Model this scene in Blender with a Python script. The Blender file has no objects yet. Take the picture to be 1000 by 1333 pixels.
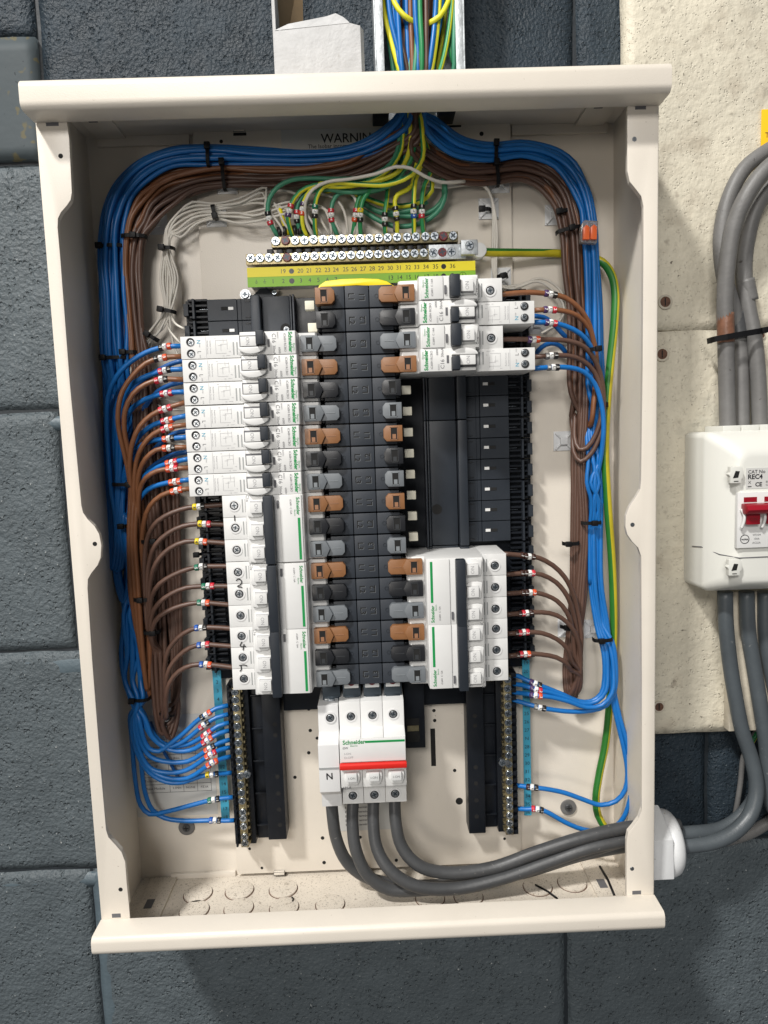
import bpy, bmesh, math, random
import numpy as np
from mathutils import Vector, Matrix, noise
random.seed(7)
sc = bpy.context.scene
COL = sc.collection
# ------------------------------------------------------------------ camera
# millimetres: X right, H out of the wall towards the camera, Z up
FPX = 898.06; CAM = (3.115, -615.18, -113.149)
def _rot(a, b, c):
    ca, sa, cb, sb, cc, s_ = math.cos(a), math.sin(a), math.cos(b), math.sin(b), math.cos(c), math.sin(c)
    B = np.array([[1, 0, 0], [0, 0, -1], [0, 1, 0.]])
    Rx = np.array([[1, 0, 0], [0, ca, -sa], [0, sa, ca]]); Ry = np.array([[cb, 0, sb], [0, 1, 0], [-sb, 0, cb]])
    Rz = np.array([[cc, -s_, 0], [s_, cc, 0], [0, 0, 1]])
    return Rz @ Rx @ Ry @ B
ROT = _rot(0.103922, -0.01511, -0.034879)
cd = bpy.data.cameras.new('camera'); cam = bpy.data.objects.new('camera', cd); COL.objects.link(cam)
cd.sensor_fit = 'HORIZONTAL'; cd.sensor_width = 36; cd.lens = 36 * FPX / 1000; cd.clip_start = 0.01; cd.clip_end = 50
Mx = Matrix.Identity(4)
for i in range(3):
    Mx[i][0] = ROT[0][i]; Mx[i][1] = -ROT[1][i]; Mx[i][2] = -ROT[2][i]; Mx[i][3] = CAM[i] * .001
cam.matrix_world = Mx
sc.camera = cam
sc.render.resolution_x, sc.render.resolution_y = 768, 1024
# ------------------------------------------------------------------ light
w = bpy.data.worlds.new('World'); sc.world = w; w.use_nodes = True
w.node_tree.nodes['Background'].inputs[0].default_value = (0.90, 0.95, 1.0, 1)
w.node_tree.nodes['Background'].inputs[1].default_value = 0.12
def area(name, loc, target, size, sizey, power, col):
    l = bpy.data.lights.new(name, 'AREA'); l.shape = 'RECTANGLE'; l.size = size; l.size_y = sizey; l.energy = power; l.color = col
    o = bpy.data.objects.new(name, l); COL.objects.link(o); o.location = loc
    o.rotation_euler = (Vector(target) - Vector(loc)).to_track_quat('-Z', 'Y').to_euler()
    return o
area('ceiling_lamp', (-1.72, -2.2, 3.12), (0, 0, -0.15), 0.42, 0.24, 196, (1.0, 0.975, 0.935))
area('fill_lamp', (-0.5, -2.7, 1.2), (0, 0, -0.2), 0.9, 0.6, 42, (1.0, 0.965, 0.92))  # added soft fill, out of view, lifting the enclosure interior
area('low_lamp', (-0.9, -2.3, -0.2), (0, 0, -0.3), 0.5, 0.4, 9, (1.0, 0.93, 0.84))
sc.view_settings.view_transform = 'Standard'; sc.view_settings.look = 'None'
sc.view_settings.exposure = 0; sc.view_settings.gamma = 1
sc.render.engine = 'CYCLES'
# ------------------------------------------------------------------ helpers
def P(px, py, h):
    d = ROT.T @ np.array([(px - 500) / FPX, (py - 666.5) / FPX, 1.0]); t = (-h - CAM[1]) / d[1]
    return (CAM[0] + t * d[0], CAM[2] + t * d[2])
def PX(px, py, h): return P(px, py, h)[0]
def PZ(px, py, h): return P(px, py, h)[1]
def V3(px, py, h): x, z = P(px, py, h); return (x, h, z)
def PF(px, py, z):
    d = ROT.T @ np.array([(px - 500) / FPX, (py - 666.5) / FPX, 1.0]); t = (z - CAM[2]) / d[2]
    return (CAM[0] + t * d[0], -(CAM[1] + t * d[1]))

def s2l(c): return tuple(((v / 255.0) / 12.92 if v / 255.0 <= .04045 else ((v / 255.0 + .055) / 1.055) ** 2.4) for v in c)
MATS = {}
def mat(name, rgb, rough=.5, metal=0, bump=None, var=None, spec=.5, trans=0, coat=0, spots=None, alpha=1, speck=None):
    """bump=(scale,dist_mm,detail)  var=(scale,amount)  spots=(scale,threshold,colour)"""
    m = bpy.data.materials.new(name); m.use_nodes = True; nt = m.node_tree; b = nt.nodes['Principled BSDF']
    N, L = nt.nodes.new, nt.links.new
    b.inputs['Roughness'].default_value = rough; b.inputs['Metallic'].default_value = metal
    b.inputs['Specular IOR Level'].default_value = spec
    b.inputs['Transmission Weight'].default_value = trans; b.inputs['Coat Weight'].default_value = coat
    b.inputs['Alpha'].default_value = alpha
    tc = N('ShaderNodeTexCoord')
    col = N('ShaderNodeRGB'); col.outputs[0].default_value = (*rgb, 1); out = col.outputs[0]
    if var:
        n = N('ShaderNodeTexNoise'); n.inputs['Scale'].default_value = var[0]; n.inputs['Detail'].default_value = 5; n.inputs['Roughness'].default_value = .65
        L(tc.outputs['Object'], n.inputs['Vector'])
        r = N('ShaderNodeMapRange'); r.inputs[1].default_value = .3; r.inputs[2].default_value = .7
        r.inputs[3].default_value = 1 - var[1]; r.inputs[4].default_value = 1 + var[1]; L(n.outputs[0], r.inputs[0])
        h = N('ShaderNodeVectorMath'); h.operation = 'SCALE'; L(out, h.inputs[0]); L(r.outputs[0], h.inputs['Scale']); out = h.outputs[0]
        rr = N('ShaderNodeMapRange'); rr.inputs[3].default_value = max(.03, rough - .12); rr.inputs[4].default_value = min(1, rough + .12); L(n.outputs[0], rr.inputs[0]); L(rr.outputs[0], b.inputs['Roughness'])
    for s in (spots or []):
        n = N('ShaderNodeTexNoise'); n.inputs['Scale'].default_value = s[0]; n.inputs['Detail'].default_value = s[3] if len(s) > 3 else 3
        L(tc.outputs['Object'], n.inputs['Vector'])
        r = N('ShaderNodeMapRange'); r.inputs[1].default_value = s[1]; r.inputs[2].default_value = s[1] + (s[4] if len(s) > 4 else .04); L(n.outputs[0], r.inputs[0])
        x = N('ShaderNodeMix'); x.data_type = 'RGBA'; L(r.outputs[0], x.inputs[0]); L(out, x.inputs[6]); x.inputs[7].default_value = (*s[2], 1); out = x.outputs[2]
    L(out, b.inputs['Base Color'])
    if bump:
        last = None
        for (sc_, dist, det, kind) in bump:
            if kind == 'vor':
                n = N('ShaderNodeTexVoronoi'); n.inputs['Scale'].default_value = sc_; n.inputs['Randomness'].default_value = 1
                wv = N('ShaderNodeTexNoise'); wv.inputs['Scale'].default_value = sc_ * .7; L(tc.outputs['Object'], wv.inputs['Vector'])
                ad = N('ShaderNodeMix'); ad.data_type = 'VECTOR'; ad.inputs[0].default_value = .012; L(tc.outputs['Object'], ad.inputs[4]); L(wv.outputs['Color'], ad.inputs[5])
                L(ad.outputs[1], n.inputs['Vector'])
                r = N('ShaderNodeMapRange'); r.inputs[1].default_value = .0; r.inputs[2].default_value = det; L(n.outputs['Distance'], r.inputs[0]); o_ = r.outputs[0]
            elif kind == 'cra':
                n = N('ShaderNodeTexVoronoi'); n.inputs['Scale'].default_value = sc_
                wv = N('ShaderNodeTexNoise'); wv.inputs['Scale'].default_value = sc_ * .8; wv.inputs['Detail'].default_value = 3; L(tc.outputs['Object'], wv.inputs['Vector'])
                ad = N('ShaderNodeMix'); ad.data_type = 'VECTOR'; ad.inputs[0].default_value = 1.1 / sc_; L(tc.outputs['Object'], ad.inputs[4]); L(wv.outputs['Color'], ad.inputs[5])
                L(ad.outputs[1], n.inputs['Vector'])
                r = N('ShaderNodeMapRange'); r.inputs[1].default_value = .14; r.inputs[2].default_value = .40; L(n.outputs['Distance'], r.inputs[0])
                mk = N('ShaderNodeTexNoise'); mk.inputs['Scale'].default_value = sc_ * .35; mk.inputs['Detail'].default_value = 2; L(tc.outputs['Object'], mk.inputs['Vector'])
                mr = N('ShaderNodeMapRange'); mr.inputs[1].default_value = det; mr.inputs[2].default_value = det + .05; mr.inputs[3].default_value = 1; mr.inputs[4].default_value = 0; L(mk.outputs[0], mr.inputs[0])
                mx = N('ShaderNodeMath'); mx.operation = 'MAXIMUM'; L(r.outputs[0], mx.inputs[0]); L(mr.outputs[0], mx.inputs[1]); o_ = mx.outputs[0]
            elif kind == 'pit':
                n = N('ShaderNodeTexNoise'); n.inputs['Scale'].default_value = sc_; n.inputs['Detail'].default_value = 3; n.inputs['Roughness'].default_value = .6
                L(tc.outputs['Object'], n.inputs['Vector'])
                r = N('ShaderNodeMapRange'); r.inputs[1].default_value = det; r.inputs[2].default_value = det + .09; L(n.outputs[0], r.inputs[0]); o_ = r.outputs[0]
            else:
                n = N('ShaderNodeTexNoise'); n.inputs['Scale'].default_value = sc_; n.inputs['Detail'].default_value = det; L(tc.outputs['Object'], n.inputs['Vector']); o_ = n.outputs[0]
            bp = N('ShaderNodeBump'); bp.inputs['Distance'].default_value = dist * .001; L(o_, bp.inputs['Height'])
            if last: L(last, bp.inputs['Normal'])
            last = bp.outputs[0]
        L(last, b.inputs['Normal'])
    MATS[name] = m
    return m
BL = (.084, .102, .113)
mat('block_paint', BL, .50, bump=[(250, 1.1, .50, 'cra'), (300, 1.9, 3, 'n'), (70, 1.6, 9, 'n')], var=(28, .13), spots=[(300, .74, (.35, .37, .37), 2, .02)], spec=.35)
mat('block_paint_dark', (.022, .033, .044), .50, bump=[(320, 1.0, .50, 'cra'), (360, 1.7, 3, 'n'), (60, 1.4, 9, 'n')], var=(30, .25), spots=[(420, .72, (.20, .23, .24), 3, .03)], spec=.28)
mat('block_paint_smooth', (.055, .070, .078), .62, bump=[(60, .5, 4, 'n')], var=(22, .10), spots=[(110, .615, (.105, .095, .055), 1, .05), (260, .70, (.02, .03, .035), 3, .04)], spec=.3)
mat('mortar_paint', (.085, .115, .135), .5, bump=[(40, 1.2, 5, 'n'), (330, .5, 3, 'n')], var=(30, .12))
mat('joint_paint', (.012, .017, .022), .6, bump=[(90, 1.0, 5, 'n')])
mat('board_paint', (.62, .575, .465), .6, bump=[(170, 1.3, 10, 'n'), (420, .45, .52, 'cra'), (30, .6, 3, 'n')], var=(20, .10), spots=[(170, .715, (.14, .12, .09), 4, .03), (36, .56, (.47, .42, .33), 8, .2), (75, .64, (.33, .29, .23), 9, .12), (9, .60, (.24, .26, .24), 6, .16)])
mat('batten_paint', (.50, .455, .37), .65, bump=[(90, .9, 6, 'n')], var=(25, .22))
mat('enamel', (.72, .665, .585), .36, bump=[(1100, .10, 3, 'n')], var=(14, .035), spots=[(330, .715, (.42, .37, .31), 5, .06), (38, .70, (.66, .60, .52), 6, .12)], spec=.45)
mat('enamel_dusty', (.66, .60, .515), .55, bump=[(500, .15, 3, 'n')], var=(30, .07), spots=[(40, .54, (.56, .51, .44), 6, .2), (520, .58, (.34, .29, .23), 8, .12), (1100, .66, (.10, .085, .07), 3, .03), (130, .66, (.24, .20, .15), 8, .10), (900, .68, (.06, .05, .04), 2, .03)])
mat('dark_hole', (.006, .006, .006), .8)
mat('white_plastic', (.71, .71, .70), .38, var=(60, .02), bump=[(1500, .04, 2, 'n')], spots=[(420, .725, (.50, .47, .42), 5, .05)])
mat('white_side', (.68, .68, .68), .45)
mat('off_white', (.66, .665, .66), .42)
mat('cream_plastic', (.72, .69, .57), .5)
mat('black_plastic', (.008, .010, .014), .38, 0, bump=[(1400, .04, 2, 'n')], var=(40, .1), spec=.28)
mat('slate_plastic', (.033, .039, .049), .44, 0, bump=[(1600, .05, 2, 'n')], var=(40, .05), spec=.35)
mat('charcoal_plastic', (.021, .026, .034), .42, 0, bump=[(1600, .05, 2, 'n')], var=(40, .06), spec=.32)
mat('clip_brown', (.25, .112, .044), .42, bump=[(900, .05, 3, 'n')], var=(200, .06))
mat('clip_black', (.014, .015, .018), .36)
mat('clip_edge_brown', (.30, .145, .075), .4); mat('clip_edge_black', (.035, .038, .042), .35); mat('clip_edge_grey', (.21, .23, .245), .4); mat('earth_olive', (.46, .39, .015), .42, var=(40, .15)); mat('earth_deep_green', (.018, .14, .018), .42, var=(40, .15))
mat('clip_grey', (.155, .17, .185), .42, var=(200, .05))
mat('grey_slot', (.30, .31, .31), .6)
mat('print_green', s2l((0, 140, 70)), .5)
mat('print_grey', (.11, .11, .12), .6)
mat('print_light', (.36, .36, .37), .6)
mat('print_cyan', s2l((60, 160, 190)), .6)
mat('print_black', (.015, .015, .02), .55)
mat('ink', (.008, .008, .010), .3)
mat('dark_red', (.18, .018, .022), .35, var=(300, .2))
mat('red_plastic', s2l((214, 40, 32)), .35)
mat('deep_red', (.27, .006, .016), .3)
mat('zinc', (.52, .56, .60), .27, 1, var=(500, .2))
mat('zinc_dark', (.42, .44, .46), .33, 1, var=(500, .2))
mat('slot_dark', (.05, .065, .08), .4, .6)
mat('brass', (.40, .34, .20), .36, .9, var=(400, .2))
mat('galvanised', (.50, .53, .55), .5, .7, bump=[(300, .3, 5, 'n')], var=(120, .28))
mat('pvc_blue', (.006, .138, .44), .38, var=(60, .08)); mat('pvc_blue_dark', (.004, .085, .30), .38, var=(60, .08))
mat('pvc_brown', (.20, .080, .034), .40, var=(60, .1)); mat('pvc_dark_brown', (.098, .052, .037), .42, var=(60, .1))
mat('pvc_white', (.62, .59, .53), .45, var=(60, .05)); mat('pvc_green', (.025, .25, .085), .42, var=(60, .1))
mat('pvc_sea_green', (.055, .26, .155), .42, var=(60, .1))
mat('pvc_yellow', (.74, .70, .03), .42, var=(60, .08)); mat('pvc_grey', (.060, .062, .065), .42, bump=[(300, .15, 4, 'n')], var=(30, .14), spots=[(260, .69, (.16, .155, .15), 5, .05)])
mat('pvc_old_grey', (.150, .147, .144), .50, bump=[(300, .2, 3, 'n')], var=(35, .16), spots=[(160, .70, (.06, .055, .05), 4, .05)])
mat('pvc_slate', (.075, .088, .098), .40, bump=[(300, .15, 4, 'n')], var=(25, .14), spots=[(180, .68, (.15, .16, .165), 6, .06)])
mat('tie_black', (.005, .005, .006), .5, spec=.22)
mat('ring_red', s2l((196, 40, 56)), .45); mat('ring_orange', s2l((214, 82, 42)), .45); mat('ring_white', (.78, .78, .76), .45)
mat('ring_black', (.015, .014, .014), .4); mat('ring_yellow', s2l((228, 200, 40)), .45); mat('ring_green', s2l((26, 110, 84)), .45)
mat('ring_blue', s2l((34, 86, 168)), .45); mat('ring_violet', s2l((74, 50, 96)), .45); mat('ring_grey', (.16, .16, .16), .45); mat('ring_brown', s2l((52, 26, 20)), .45)
mat('label_yellow', (.90, .76, .012), .45); mat('label_green', (.26, .55, .02), .45); mat('label_cyan', s2l((62, 150, 178)), .4)
mat('label_paper', (.60, .60, .58), .3); mat('yellow_plastic', s2l((246, 214, 10)), .35)
mat('card_white', (.52, .52, .52), .85, bump=[(120, .9, 7, 'n'), (500, .3, 4, 'n')], var=(40, .10), spots=[(90, .68, (.36, .34, .31), 6, .08)]); mat('card_brown', (.26, .185, .105), .85, bump=[(160, .3, 4, 'n')], var=(60, .1))
mat('box_plastic', (.70, .70, .655), .38, bump=[(900, .04, 2, 'n')]); mat('gland_plastic', (.66, .67, .68), .45, var=(80, .05), spots=[(200, .68, (.42, .40, .37), 5, .06)])
mat('sign_yellow', s2l((240, 190, 20)), .45); mat('tape_orange', (.18, .085, .052), .35, bump=[(200, .5, 4, 'n')], var=(120, .3))
mat('clear_plastic', (.75, .72, .70), .12, trans=.75, spec=.5); mat('orange_plastic', s2l((236, 110, 60)), .3); mat('rust', (.11, .055, .035), .8, bump=[(500, .6, 4, 'n')], var=(300, .4))
mat('pad_white', (.70, .71, .72), .35)

ORG = {}
class MB:
    def __init__(s): s.v = []; s.f = []; s.m = []; s.sm = []; s.names = []
    def mi(s, m):
        if m not in s.names: s.names.append(m)
        return s.names.index(m)
    def add(s, vs, fs, m, smooth=False):
        o = len(s.v); s.v += [tuple(map(float, v)) for v in vs]; k = s.mi(m)
        for f in fs: s.f.append(tuple(i + o for i in f)); s.m.append(k); s.sm.append(smooth)
    def box(s, x0, x1, h0, h1, z0, z1, m):
        x0, x1 = sorted((x0, x1)); h0, h1 = sorted((h0, h1)); z0, z1 = sorted((z0, z1))
        s.add([(x0, h0, z0), (x1, h0, z0), (x1, h1, z0), (x0, h1, z0), (x0, h0, z1), (x1, h0, z1), (x1, h1, z1), (x0, h1, z1)],
              [(0, 1, 2, 3), (7, 6, 5, 4), (0, 4, 5, 1), (1, 5, 6, 2), (2, 6, 7, 3), (3, 7, 4, 0)], m)
    def prism(s, pts, a0, a1, m, axis='h', smooth=False):
        """pts: (x,z) for axis h; (x,h) for axis z; (z,h) for axis x"""
        def q(p, a): return {'h': (p[0], a, p[1]), 'z': (p[0], p[1], a), 'x': (a, p[1], p[0])}[axis]
        n = len(pts)
        s.add([q(p, a0) for p in pts] + [q(p, a1) for p in pts],
              [tuple(range(n)), tuple(range(2 * n - 1, n - 1, -1))], m)
        o = len(s.v) - 2 * n
        for i in range(n):
            j = (i + 1) % n; s.f.append((o + i, o + j, o + n + j, o + n + i)); s.m.append(s.mi(m)); s.sm.append(smooth)
    def cyl(s, c, r, h0, h1, m, n=16, axis='h', r1=None, sx=1):
        r1 = r if r1 is None else r1
        def q(a, rr, t):
            u, v = math.cos(a) * rr * sx, math.sin(a) * rr
            return {'h': (c[0] + u, t, c[1] + v), 'x': (t, c[1] + u, c[0] + v), 'z': (c[0] + u, c[1] + v, t)}[axis]
        A = [2 * math.pi * i / n for i in range(n)]
        s.add([q(a, r, h0) for a in A] + [q(a, r1, h1) for a in A], [tuple(range(n)), tuple(range(2 * n - 1, n - 1, -1))], m)
        o = len(s.v) - 2 * n
        for i in range(n):
            j = (i + 1) % n; s.f.append((o + i, o + j, o + n + j, o + n + i)); s.m.append(s.mi(m)); s.sm.append(True)
    def ring(s, c, r0, r1, h0, h1, m, n=18):
        vs = []; fs = []
        for i in range(n):
            a = 2 * math.pi * i / n
            for (r, h) in ((r0, h0), (r0, h1), (r1, h1), (r1, h0)): vs.append((c[0] + math.cos(a) * r, h, c[1] + math.sin(a) * r))
        for i in range(n):
            for k in range(4):
                fs.append((i * 4 + k, i * 4 + (k + 1) % 4, ((i + 1) % n) * 4 + (k + 1) % 4, ((i + 1) % n) * 4 + k))
        s.add(vs, fs, m)
    def quad(s, x0, x1, z0, z1, h, m): s.box(x0, x1, h - .15, h, z0, z1, m)
    def tube(s, pts, r, ms, n=8, stripe=None, twist=0.0, phase=0.0, caps=True):
        pts = [Vector(p) for p in pts]; T = []
        for i in range(len(pts)):
            a = pts[max(0, i - 1)]; b = pts[min(len(pts) - 1, i + 1)]; t = (b - a); T.append(t.normalized() if t.length > 1e-9 else Vector((0, 0, 1)))
        u = T[0].orthogonal().normalized(); vs = []; ang = 0 if callable(phase) else phase; L = 0
        # start frame facing out of the wall where possible
        g = Vector((0, 1, 0)); g = g - T[0] * g.dot(T[0])
        if g.length > .2: u = g.normalized()
        rr = r if hasattr(r, '__len__') else [r] * len(pts)
        for i, p in enumerate(pts):
            u = (u - T[i] * u.dot(T[i])).normalized()
            if stripe:
                g = Vector((0, 1, 0)); g = g - T[i] * g.dot(T[i])
                if g.length > .35: u = (u * .6 + g.normalized()).normalized() if u.dot(g) > -.5 else u
            v = T[i].cross(u)
            if callable(phase): ang = phase(i / (len(pts) - 1))
            elif i: ang += twist * (pts[i] - pts[i - 1]).length
            for k in range(n):
                a = ang + 2 * math.pi * k / n; vs.append(p + (u * math.cos(a) + v * math.sin(a)) * rr[i])
        o = len(s.v); s.v += [tuple(v) for v in vs]
        for i in range(len(pts) - 1):
            for k in range(n):
                j = (k + 1) % n; s.f.append((o + i * n + k, o + i * n + j, o + (i + 1) * n + j, o + (i + 1) * n + k))
                s.m.append(s.mi(ms[1] if stripe and k in stripe else ms[0])); s.sm.append(True)
        if caps:
            s.f.append(tuple(o + k for k in range(n))); s.m.append(s.mi(ms[0])); s.sm.append(False)
            b = o + (len(pts) - 1) * n; s.f.append(tuple(b + k for k in reversed(range(n)))); s.m.append(s.mi(ms[0])); s.sm.append(False)
    def text(s, st, x, h, z, size, m, rot=0, bold=0, align='CENTER', thick=.12, sx=1.0):
        """rot in degrees, seen from the front"""
        vs, fs = text_mesh(st, bold, align); c, q = math.cos(math.radians(rot)), math.sin(math.radians(rot)); o = len(s.v)
        n = len(vs)
        s.v += [(x + (a * c * sx - b * q) * size, h, z + (a * q * sx + b * c) * size) for a, b in vs]
        for f in fs: s.f.append(tuple(i + o for i in f)); s.m.append(s.mi(m)); s.sm.append(False)
    def build(s, name, parent=None, bevel=0, seg=2, kind=None, label=None, ang=30):
        org = ORG.get(parent.name, (0, 0, 0)) if parent else (0, 0, 0)
        me = bpy.data.meshes.new(name)
        me.from_pydata([((v[0] - org[0]) * .001, -(v[1] - org[1]) * .001, (v[2] - org[2]) * .001) for v in s.v], [], s.f)
        for nm in s.names: me.materials.append(MATS[nm])
        me.polygons.foreach_set('material_index', s.m); me.polygons.foreach_set('use_smooth', s.sm)
        bm = bmesh.new(); bm.from_mesh(me)
        bmesh.ops.recalc_face_normals(bm, faces=bm.faces)
        if bevel:
            es = [e for e in bm.edges if len(e.link_faces) == 2 and e.calc_face_angle(0) > math.radians(ang)]
            rs = bmesh.ops.bevel(bm, geom=es, offset=bevel * .001, segments=seg, affect='EDGES', profile=.6, clamp_overlap=True)
            for f in rs['faces']: f.smooth = True
        bm.to_mesh(me); bm.free()
        if bevel:
            try: me.set_sharp_from_angle(angle=math.radians(32))
            except Exception: pass
        ob = bpy.data.objects.new(name, me); COL.objects.link(ob)
        if parent: ob.parent = parent; ORG[ob.name] = org
        if kind: ob['kind'] = kind
        if label: ob['label'] = label
        return ob
_tc = {}
def text_mesh(st, bold, align):
    k = (st, bold, align)
    if k not in _tc:
        c = bpy.data.curves.new('t', 'FONT'); c.body = st; c.size = 1; c.offset = bold; c.align_x = align; c.align_y = 'CENTER'; c.resolution_u = 2
        o = bpy.data.objects.new('t', c); COL.objects.link(o)
        dg = bpy.context.evaluated_depsgraph_get(); me = o.evaluated_get(dg).to_mesh()
        _tc[k] = ([(v.co.x, v.co.y) for v in me.vertices], [tuple(p.vertices) for p in me.polygons])
        o.evaluated_get(dg).to_mesh_clear(); bpy.data.objects.remove(o); bpy.data.curves.remove(c)
    return _tc[k]
def thing(name, label, cat, loc=(0, 0, 0), group=None):
    o = bpy.data.objects.new(name, None); COL.objects.link(o); o.empty_display_size = .01
    o.location = (loc[0] * .001, -loc[1] * .001, loc[2] * .001); ORG[o.name] = loc
    o['label'] = label; o['category'] = cat
    if group: o['group'] = group
    return o
def tag(o, label, cat, group=None):
    o['label'] = label; o['category'] = cat
    if group: o['group'] = group
    return o
def dup(root, loc, rot=None, label=None):
    r = root.copy(); COL.objects.link(r); r.location = (loc[0] * .001, -loc[1] * .001, loc[2] * .001)
    if rot is not None: r.rotation_euler = (0, rot, 0)
    if label: r['label'] = label
    ORG[r.name] = loc
    for ch in list(root.children):
        c = ch.copy(); COL.objects.link(c); c.parent = r
        for g in list(ch.children):
            d = g.copy(); COL.objects.link(d); d.parent = c
    return r
def smooth(pts, step=4.0):
    """Catmull-Rom through the points, resampled"""
    P_ = [Vector(p) for p in pts]; P_ = [P_[0] * 2 - P_[1]] + P_ + [P_[-1] * 2 - P_[-2]]; out = []
    for i in range(1, len(P_) - 2):
        a, b, c, d = P_[i - 1:i + 3]; n = max(2, int((c - b).length / step))
        t0 = 0; t1 = max(1e-3, (b - a).length ** .5); t2 = t1 + max(1e-3, (c - b).length ** .5); t3 = t2 + max(1e-3, (d - c).length ** .5)
        for k in range(n):
            t = t1 + (t2 - t1) * k / n
            A1 = a * ((t1 - t) / (t1 - t0)) + b * ((t - t0) / (t1 - t0)); A2 = b * ((t2 - t) / (t2 - t1)) + c * ((t - t1) / (t2 - t1)); A3 = c * ((t3 - t) / (t3 - t2)) + d * ((t - t2) / (t3 - t2))
            B1 = A1 * ((t2 - t) / (t2 - t0)) + A2 * ((t - t0) / (t2 - t0)); B2 = A2 * ((t3 - t) / (t3 - t1)) + A3 * ((t - t1) / (t3 - t1))
            out.append(B1 * ((t2 - t) / (t2 - t1)) + B2 * ((t - t1) / (t2 - t1)))
    out.append(P_[-2])
    return out
def path(pts):
    """pixel points (x,y[,h]) on the photograph's rays at real depths h; missing h are interpolated"""
    hs = [p[2] if len(p) > 2 else None for p in pts]
    known = [i for i, h in enumerate(hs) if h is not None]
    for i in range(len(pts)):
        if hs[i] is None:
            a = max([k for k in known if k < i], default=known[0]); b = min([k for k in known if k > i], default=known[-1])
            hs[i] = hs[a] if a == b else hs[a] + (hs[b] - hs[a]) * (i - a) / (b - a)
    return [V3(p[0], p[1], h) for p, h in zip(pts, hs)]
# ================================================================== WALL
def rough_block(x0, x1, z0, z1, h1, m, seed, depth=40, amp=1.0, edge=3.0, name='block', parent=None, res=6.0):
    nx = max(2, int((x1 - x0) / res)); nz = max(2, int((z1 - z0) / res)); mb = MB(); vs = []; fs = []
    for j in range(nz + 1):
        for i in range(nx + 1):
            x = x0 + (x1 - x0) * i / nx; z = z0 + (z1 - z0) * j / nz
            d = min(x - x0, x1 - x, z - z0, z1 - z)
            n = noise.noise(Vector((x * .02 + seed * 7, z * .02, seed))) * .9 + noise.noise(Vector((x * .09, z * .09, seed + 3))) * .45
            wx = noise.noise(Vector((x * .03, z * .03, seed + 11))) * 1.4
            h = h1 + n * amp - (edge if d < .01 else (edge * .25 if d < res * 1.01 else 0))
            vs.append((x + (wx if d < .01 else 0), h, z + (wx if d < .01 else 0)))
    W = nx + 1
    for j in range(nz):
        for i in range(nx): fs.append((j * W + i, j * W + i + 1, (j + 1) * W + i + 1, (j + 1) * W + i))
    rim = [i for i in range(W)] + [j * W + nx for j in range(1, nz + 1)] + [nz * W + i for i in range(nx - 1, -1, -1)] + [j * W for j in range(nz - 1, 0, -1)]
    b0 = len(vs)
    for k in rim: vs.append((vs[k][0], h1 - depth, vs[k][2]))
    n = len(rim)
    for k in range(n): j = (k + 1) % n; fs.append((rim[j], rim[k], b0 + k, b0 + j))
    mb.add(vs, fs, m, True)
    return mb.build(name, parent)
wall = thing('block_wall', 'painted dark blue-grey concrete block wall behind the enclosure', 'wall', (0, -50, -700))
mb = MB(); mb.box(-1100, 1100, -60, -6.0, -1100, 800, 'joint_paint'); mb.build('mortar_joint', wall)
rows = [PZ(0, 1137, -2) - 222 * 2, PZ(0, 1137, -2) - 222, PZ(0, 1137, -2), PZ(0, 850, -2), PZ(0, 537, -2), PZ(0, 212, -2), PZ(0, 212, -2) + 222, PZ(0, 212, -2) + 444]
J = 1.7
xs_a = PX(88, 700, -2); xs_b = PX(127, 1240, -2); xs_t = PX(53, 100, -2)
starts = [-130, xs_b, -140, xs_a, -120, xs_t, -130]
for r in range(7):
    z0, z1 = rows[r], rows[r + 1]; x = starts[r] - 450 * 2; k = 0
    while x < 900:
        nm = 'block_paint'
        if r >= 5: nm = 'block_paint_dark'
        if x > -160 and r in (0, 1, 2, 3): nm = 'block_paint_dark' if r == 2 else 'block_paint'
        wdt = 450
        if r == 5 and abs(x - (xs_t - 450)) < 1:
            # a smoother filled face with stains, left of the enclosure top
            rough_block(x + J, x + wdt - J, z0 + J, PZ(0, 50, -2), -1.0, 'block_paint_smooth', 40, amp=.3, edge=.25, parent=wall, res=10)
            rough_block(x + J, x + wdt - J, PZ(0, 47, -2), z1 - J, -2.0, nm, 41, parent=wall)
        else:
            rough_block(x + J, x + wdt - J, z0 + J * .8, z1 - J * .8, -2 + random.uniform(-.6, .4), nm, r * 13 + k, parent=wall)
        x += wdt; k += 1
# smoother raked mortar bands beside the joints
mb = MB()
def band(x0, x1, z0, z1, s):
    ob = rough_block(x0, x1, z0, z1, -2.6, 'mortar_paint', s, depth=6, amp=.9, edge=2.2, name='mortar_band', parent=wall, res=5)
band(PX(650, 40, -2), PX(697, 40, -2), rows[5] + 4, rows[6] - 4, 3)
band(PX(122, 1250, -2) + 4, PX(152, 1250, -2), rows[1] + 4, rows[2] - 4, 5)
band(PX(655, 1290, -2), PX(688, 1290, -2), rows[1] + 4, rows[2] - 4, 6)
band(-420, -222, rows[3] - 26, rows[3] - 5, 8); band(-420, -222, rows[2] - 20, rows[2] - 5, 9); band(-420, -240, rows[4] - 17, rows[4] - 4, 10)
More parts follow.
